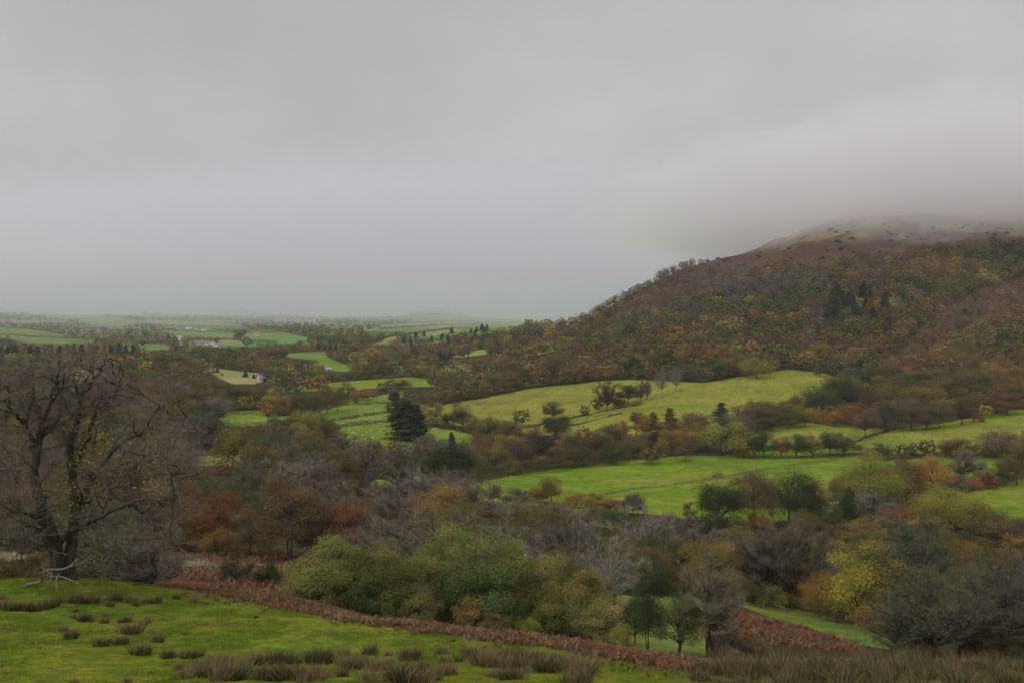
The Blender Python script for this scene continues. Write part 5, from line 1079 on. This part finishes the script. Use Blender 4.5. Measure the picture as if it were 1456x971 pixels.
def house(name, px, py, ymin, w, dp, h, rise, label, wall, roof, cat='house', chim=True, rz=0.1, group=None, arched=False):
    x, y, z = at(px, py, ymin); root = tag(empty(name, (x, y, z), rz), label, cat, group)
    v, q = quad_box(-w/2, w/2, -dp/2, dp/2, -1.5, h); g = np.array([(-w/2,0,h+rise),(w/2,0,h+rise)])
    V2 = np.concatenate([v, g]); tri = np.array([(4, 8, 7), (5, 6, 9)])
    obj('wall', mesh_np('wall', V2, [q[[0, 2, 3, 4, 5]], tri], wall), root)
    if arched:
        a = np.linspace(0, math.pi, 11); prof = np.stack([-np.cos(a) * (dp / 2 + .3), h - .3 + np.sin(a) * (rise + .4)], 1); e = .4
        A = np.concatenate([np.stack([np.full(11, s), prof[:, 0], prof[:, 1]], 1) for s in (-w/2 - e, w/2 + e)]); i = np.arange(10)[:, None]
        rf = obj('roof', mesh_np('roof', np.concatenate([A, A - np.array([0, 0, .18])]), [np.concatenate([i + np.array([[0, 1, 12, 11]]), i + 22 + np.array([[0, 11, 12, 1]])])], roof, True), root)
    else:
        o, t = .35, .18; e = h - o * rise / (dp / 2)
        top = [(-w/2-o,-dp/2-o,e+.05),(w/2+o,-dp/2-o,e+.05),(w/2+o,0,h+rise+.07),(-w/2-o,0,h+rise+.07),(w/2+o,dp/2+o,e+.05),(-w/2-o,dp/2+o,e+.05)]; A = np.array(top); Bm = A + np.array([0, 0, t])
        F_ = [(0,1,2,3),(3,2,4,5)]; V3 = np.concatenate([A, Bm]); fs = [(a, d, c, b) for a, b, c, d in F_] + [tuple(k + 6 for k in f) for f in F_] + [(0,1,7,6),(4,5,11,10),(1,2,8,7),(2,4,10,8),(5,3,9,11),(3,0,6,9)]
        rf = obj('roof', mesh_np('roof', V3, np.array(fs), roof), root)
    if chim:
        v, q = quad_box(w/2 - 1.4, w/2 - .5, -.4, .4, h + rise - .6, h + rise + 1.3); obj('chimney', mesh_np('chimney', v, q, M_cream), rf)
        for sx in (-.3, .05, .32):
            for zz in ((.9, 2.1), (3.2, 4.3)) if h > 4.2 else ((.9, 2.1),):
                v, q = quad_box(sx * w - .5, sx * w + .5, -dp/2 - .03, -dp/2 + .05, *zz); obj('window', mesh_np('window', v, q, M_glass), root)
    else:
        v, q = quad_box(-w * .2, w * .1, -dp/2 - .03, -dp/2 + .05, -.5, h * .8); obj('door', mesh_np('door', v, q, M_glass), root)
house('barn', 375, 541, 560, 9, 9, 2.6, 3.0, 'grey round-roofed barn at the foot of the tan knoll', M_cream, M_roofgrey, 'barn', False, .5, None, True)
house('cottage', 445, 545, 700, 6.5, 5, 3, 1.8, 'small white cottage behind the tall dark hedge', M_white, M_slate, 'cottage', True, .3)
house('shed', 467, 527, 900, 5, 4, 1.8, 1.0, 'small pale shed below the far bright field', M_cream, M_roofgrey, 'shed', False, .6)
house('farmhouse', 660, 532, 800, 9, 6, 4.6, 2.6, 'grey farmhouse with pale chimney among the dark trees', M_cream, M_slate, 'house', True, .2)
house('polytunnel', 392, 505, 1000, 6, 4, .4, 1.1, 'pale polytunnel beside the far bright field', M_cream, M_roofgrey, 'polytunnel', False, .1, None, True)
vg = 'houses of the far village'
for i, (px, py, w, h, wl, rf, lab) in enumerate([(251,484,26,5,M_white,M_roofgrey,'long white barn left of the far village'),(236,483,16,4,M_cream,M_slate,'grey barn beside the long white barn'),(268,470,14,4,M_cream,M_roofgrey,'left pale farm building above the far village'),(279,470,12,4,M_cream,M_slate,'dark-roofed house between the upper farm buildings'),(290,471,10,5,M_white,M_slate,'white house right of the upper farm buildings'),
    (262,491,13,4,M_cream,M_slate,'buff house at the left end of the far village'),(272,492,11,4,M_cream,M_slate,'slate house next to the buff village house'),(282,491,12,5,M_cream,M_slate,'buff house left of the white gabled village house'),(292,493,14,6,M_white,M_slate,'white gabled house in the middle of the far village'),(303,494,10,4,M_cream,M_roofgrey,'grey house right of the white gabled house'),(311,496,9,5,M_white,M_slate,'white house at the right end of the far village'),(366,478,11,5,M_cream,M_slate,'lone grey house in the vale fields')]):
    house('house', px, py, 1450, w, 8, h, 3, lab, wl, rf, 'house', True, .15 * ((i * 7) % 5 - 2), vg)
def caravan(px, py, label, rz, seed):
    x, y, z = at(px, py, 700); root = tag(empty('caravan', (x, y, z + .5), rz), label, 'caravan', 'white caravans by the farmhouse'); L_, w, h = 6.0, 2.4, 2.5
    prof = [(-L_/2,.35),(-L_/2+.3,0),(L_/2-.3,0),(L_/2,.5),(L_/2-.15,1.7),(L_/2-.7,h),(-L_/2+.6,h),(-L_/2,1.9)]; n = len(prof)
    v = np.array([(a, s, b) for s in (-w/2, w/2) for a, b in prof]); qs = np.array([(i, (i+1) % n, n + (i+1) % n, n + i) for i in range(n)])
    me = mesh_np('body', v, [qs, np.array([list(range(n))[::-1]]), np.array([list(range(n, 2*n))])], M_white); obj('body', me, root)
    for sx in (-1.7, .2, 1.8):
        vv, q = quad_box(sx - .5, sx + .5, -w/2 - .03, -w/2 + .05, 1.2, 1.9); obj('window', mesh_np('window', vv, q, M_glass), root)
    wd = Wood()
    for s in (-1, 1):
        a = np.linspace(0, 2*math.pi, 13); wd = Wood(); wd.limb(np.array([[0, s*w/2 - .12, -.15], [0, s*w/2 + .05, -.15]]), .36, .36, 12); obj('wheel', wd.mesh('wheel', M_glass), root)
for i, (px, py, rz) in enumerate([(631,534,.7),(637,531,.8),(643,528,.7)]): caravan(px, py, ['lowest white caravan parked in the wood clearing', 'middle white caravan parked in the wood clearing', 'topmost white caravan parked in the wood clearing'][i], rz, i)
def stone_post():
    x, y, z = at(595, 671, 280); v, q = quad_box(-.7, .7, -.6, .6, -.4, 2.6); v[4:, :2] *= .8
    w = tag(obj('stone_shelter', mesh_np('stone_shelter', v, q, M_stone), None, (x, y, z)), 'small pale stone hut in the trees above the flock', 'hut')
    v2, q2 = quad_box(-.85, .85, -.75, .75, 2.62, 2.85); v2[4:, :2] *= .45; v2[4:, 2] += .5; obj('roof', mesh_np('roof', v2, q2, M_slate), w)
stone_post()

def sheep_mesh(seed, graze):
    """one closed body: fleece barrel, neck, head with ears, four jointed legs"""
    bm = __import__('bmesh').new(); import mathutils as mu
    verts = []; edges = []; rad = []
    def v(p, r): verts.append(p); rad.append(r); return len(verts) - 1
    rump, mid, sh = v((-.42, 0, .62), .22), v((0, 0, .6), .27), v((.36, 0, .64), .22); nk = v((.55, 0, .56 if graze else .8), .13); hd = v((.72, 0, .3 if graze else .9), .085); mz = v((.8, 0, .14 if graze else .84), .05)
    edges += [(mid, rump), (mid, sh), (sh, nk), (nk, hd), (hd, mz)]; tl = v((-.62, 0, .5), .05); edges.append((rump, tl))
    for s in (-1, 1):
        a, b = v((.34, s*.14, .34), .06), v((.35, s*.14, .0), .035); edges += [(sh, a), (a, b)]; a, b, c = v((-.38, s*.14, .36), .075), v((-.46, s*.14, .2), .045), v((-.42, s*.14, 0), .035); edges += [(rump, a), (a, b), (b, c)]
        e = v((.66, s*.14, .36 if graze else .97), .03); edges.append((hd, e))
    me = bpy.data.meshes.new('sheep'); me.from_pydata(verts, edges, []); o = bpy.data.objects.new('tmp', me); COL.objects.link(o)
    m = o.modifiers.new('s', 'SKIN'); o.modifiers.new('d', 'SUBSURF').levels = 1
    for i, rr in enumerate(rad): me.skin_vertices[0].data[i].radius = (rr, rr); me.skin_vertices[0].data[i].use_root = i == 1
    dg = bpy.context.evaluated_depsgraph_get(); out = bpy.data.meshes.new_from_object(o.evaluated_get(dg)); out.name = 'sheep'; bpy.data.objects.remove(o)
    out.materials.clear(); out.materials.append(M_fleece); out.materials.append(M_face)
    for p in out.polygons:
        p.use_smooth = True; c = p.center; p.material_index = 1 if (c.x > .62 or c.z < .3 and abs(c.y) > .08) else 0
    return out
SH = [sheep_mesh(0, True), sheep_mesh(1, False)]
flocks = [('on the round knoll field', 270, [(514,671),(505,676),(531,668),(536,669),(541,668),(547,667),(555,669),(541,673),(546,673),(538,676),(580,673)]),
          ('in the hedged grazing strip', 385, [(489,603),(496,600),(502,599),(508,600),(512,596),(519,597),(524,594),(530,595),(535,592),(541,593),(548,590),(553,592),(544,588),(516,601),(527,599),(538,597)]),
          ('below the grazing strip', 345, [(497,612),(503,616),(510,612),(515,620),(521,616),(528,613),(534,619),(541,614),(530,623),(508,608),(615,612),(619,611),(546,606),(540,603)]),
          ('in the small far field', 470, [(512,567),(520,569),(527,566),(533,568),(540,565),(547,566),(556,562),(562,561),(503,570)]),
          ('under the trees of the sloping right field', 400, [(1297,617),(1319,611),(1308,614)]), ('along the foot of the tufted field', 345, [(322,601),(345,602),(364,600),(378,602),(398,599)]), ('near the fence of the upland field', 430, [(1010,552),(1022,556),(1058,549)])]
sr = random.Random(9)
for wh, ym, pts in flocks:
    for i, (px, py) in enumerate(sorted(pts)):
        x, y, z = at(px, py, ym); o = obj('sheep', SH[sr.random() < .3], None, (x, y, z)); o.rotation_euler = (0, 0, sr.uniform(0, 6.28)); s = sr.uniform(.72, .92); o.scale = (s, s, s)
        tag(o, f'white sheep, {ordinal(i + 1)} from left of the flock {wh}', 'sheep', 'sheep ' + wh)
x, y, z = at(1421, 486, 650); o = obj('sheep', SH[1], None, (x, y, z)); o.scale = (1.4, 1.4, 1.4); tag(o, 'lone white sheep on the bracken of the big hill', 'sheep')

# ------------------------------------------------------------------ air: haze over the whole vale, cloud on the hill
def box_mesh(name, x0, x1, y0, y1, z0, z1, m):
    v = [(x0,y0,z0),(x1,y0,z0),(x1,y1,z0),(x0,y1,z0),(x0,y0,z1),(x1,y0,z1),(x1,y1,z1),(x0,y1,z1)]
    return mesh_np(name, v, np.array([(0,3,2,1),(4,5,6,7),(0,1,5,4),(1,2,6,5),(2,3,7,6),(3,0,4,7)]), m)
def vol_mat(name, density, col, aniso=0.0):
    m = bpy.data.materials.new(name); m.use_nodes = True; t = m.node_tree; t.nodes.clear()
    v = _node(t, 'ShaderNodeVolumePrincipled'); v.inputs['Density'].default_value = density; v.inputs['Color'].default_value = (*col, 1)
    v.inputs['Anisotropy'].default_value = aniso
    o = _node(t, 'ShaderNodeOutputMaterial'); t.links.new(v.outputs[0], o.inputs['Volume'])
    return m
zmin, zmax = float(ZZ.min()), float(ZZ.max())
xm = float(np.abs(XX).max()) + 20
tag(obj('haze', box_mesh('haze', -xm, xm, -60, 9040, zmin - 1, zmax + 25, vol_mat('haze_air', 0.00005, (0.93, 0.93, 1.0)))), kind='stuff')

def soft_mat(name, density, seed, soft, col):
    # vapour that thins out towards the rim of the cloud
    m = bpy.data.materials.new(name); m.use_nodes = True; t = m.node_tree; t.nodes.clear(); l = t.links.new
    tc = _node(t, 'ShaderNodeTexCoord'); ln = _node(t, 'ShaderNodeVectorMath', operation='LENGTH'); l(tc.outputs['Object'], ln.inputs[0])
    geo = _node(t, 'ShaderNodeNewGeometry'); ns = _node(t, 'ShaderNodeTexNoise', inp={'Scale': 0.008, 'Detail': 5.0, 'Roughness': 0.6}); l(geo.outputs['Position'], ns.inputs['Vector'])
    nm = _node(t, 'ShaderNodeMath', operation='MULTIPLY_ADD', inp={1: 0.8, 2: -0.4}); l(ns.outputs[0], nm.inputs[0])
    ad = _node(t, 'ShaderNodeMath', operation='ADD'); l(ln.outputs['Value'], ad.inputs[0]); l(nm.outputs[0], ad.inputs[1])
    mr = _node(t, 'ShaderNodeMapRange', interpolation_type='SMOOTHSTEP', inp={1: 1.0, 2: soft, 3: 0.0, 4: density}); l(ad.outputs[0], mr.inputs[0])
    v = _node(t, 'ShaderNodeVolumePrincipled'); v.inputs['Color'].default_value = (*col, 1); v.inputs['Anisotropy'].default_value = 0.6; l(mr.outputs[0], v.inputs['Density'])
    o = _node(t, 'ShaderNodeOutputMaterial'); l(v.outputs[0], o.inputs['Volume'])
    m.cycles.volume_sampling = 'MULTIPLE_IMPORTANCE'
    return m
def cloud(name, cx, cy, cz, rx, ry, rz, density, seed, soft, col=(.955, .94, .985)):
    nu, nv = 64, 32; V_, q = [], []
    th, ph = np.meshgrid(np.linspace(0, 2*math.pi, nu, endpoint=False), np.linspace(-math.pi/2, math.pi/2, nv)); d = np.stack([np.cos(ph)*np.cos(th), np.cos(ph)*np.sin(th), np.sin(ph)], -1).reshape(-1, 3)
    k = 1 + .5 * (fbm(d[:, 0]*2.4 + seed, d[:, 1]*2.4 + d[:, 2]*3, seed, 4) - .5)
    P = d * k[:, None] 
    i = np.arange(nv - 1)[:, None] * nu + np.arange(nu)[None]; j = np.arange(nv - 1)[:, None] * nu + (np.arange(nu)[None] + 1) % nu
    me = mesh_np(name, P, np.stack([i, j, j + nu, i + nu], -1).reshape(-1, 4), soft_mat(name, density, seed, soft, col), True)
    o = obj(name, me, None, (cx, cy, cz)); o.scale = (rx, ry, rz)
    return tag(o, kind='stuff')
cloud('low_cloud', 930, 1640, 153, 880, 1000, 136, .0125, 4, .66, (1, .995, 1))
cloud('vale_mist', -300, 4300, -30, 3200, 2700, 150, .0013, 6, .35, (.85, .87, .92))
cloud('rain_cloud', 100, 7600, 300, 7000, 3500, 700, .0022, 8, .45)
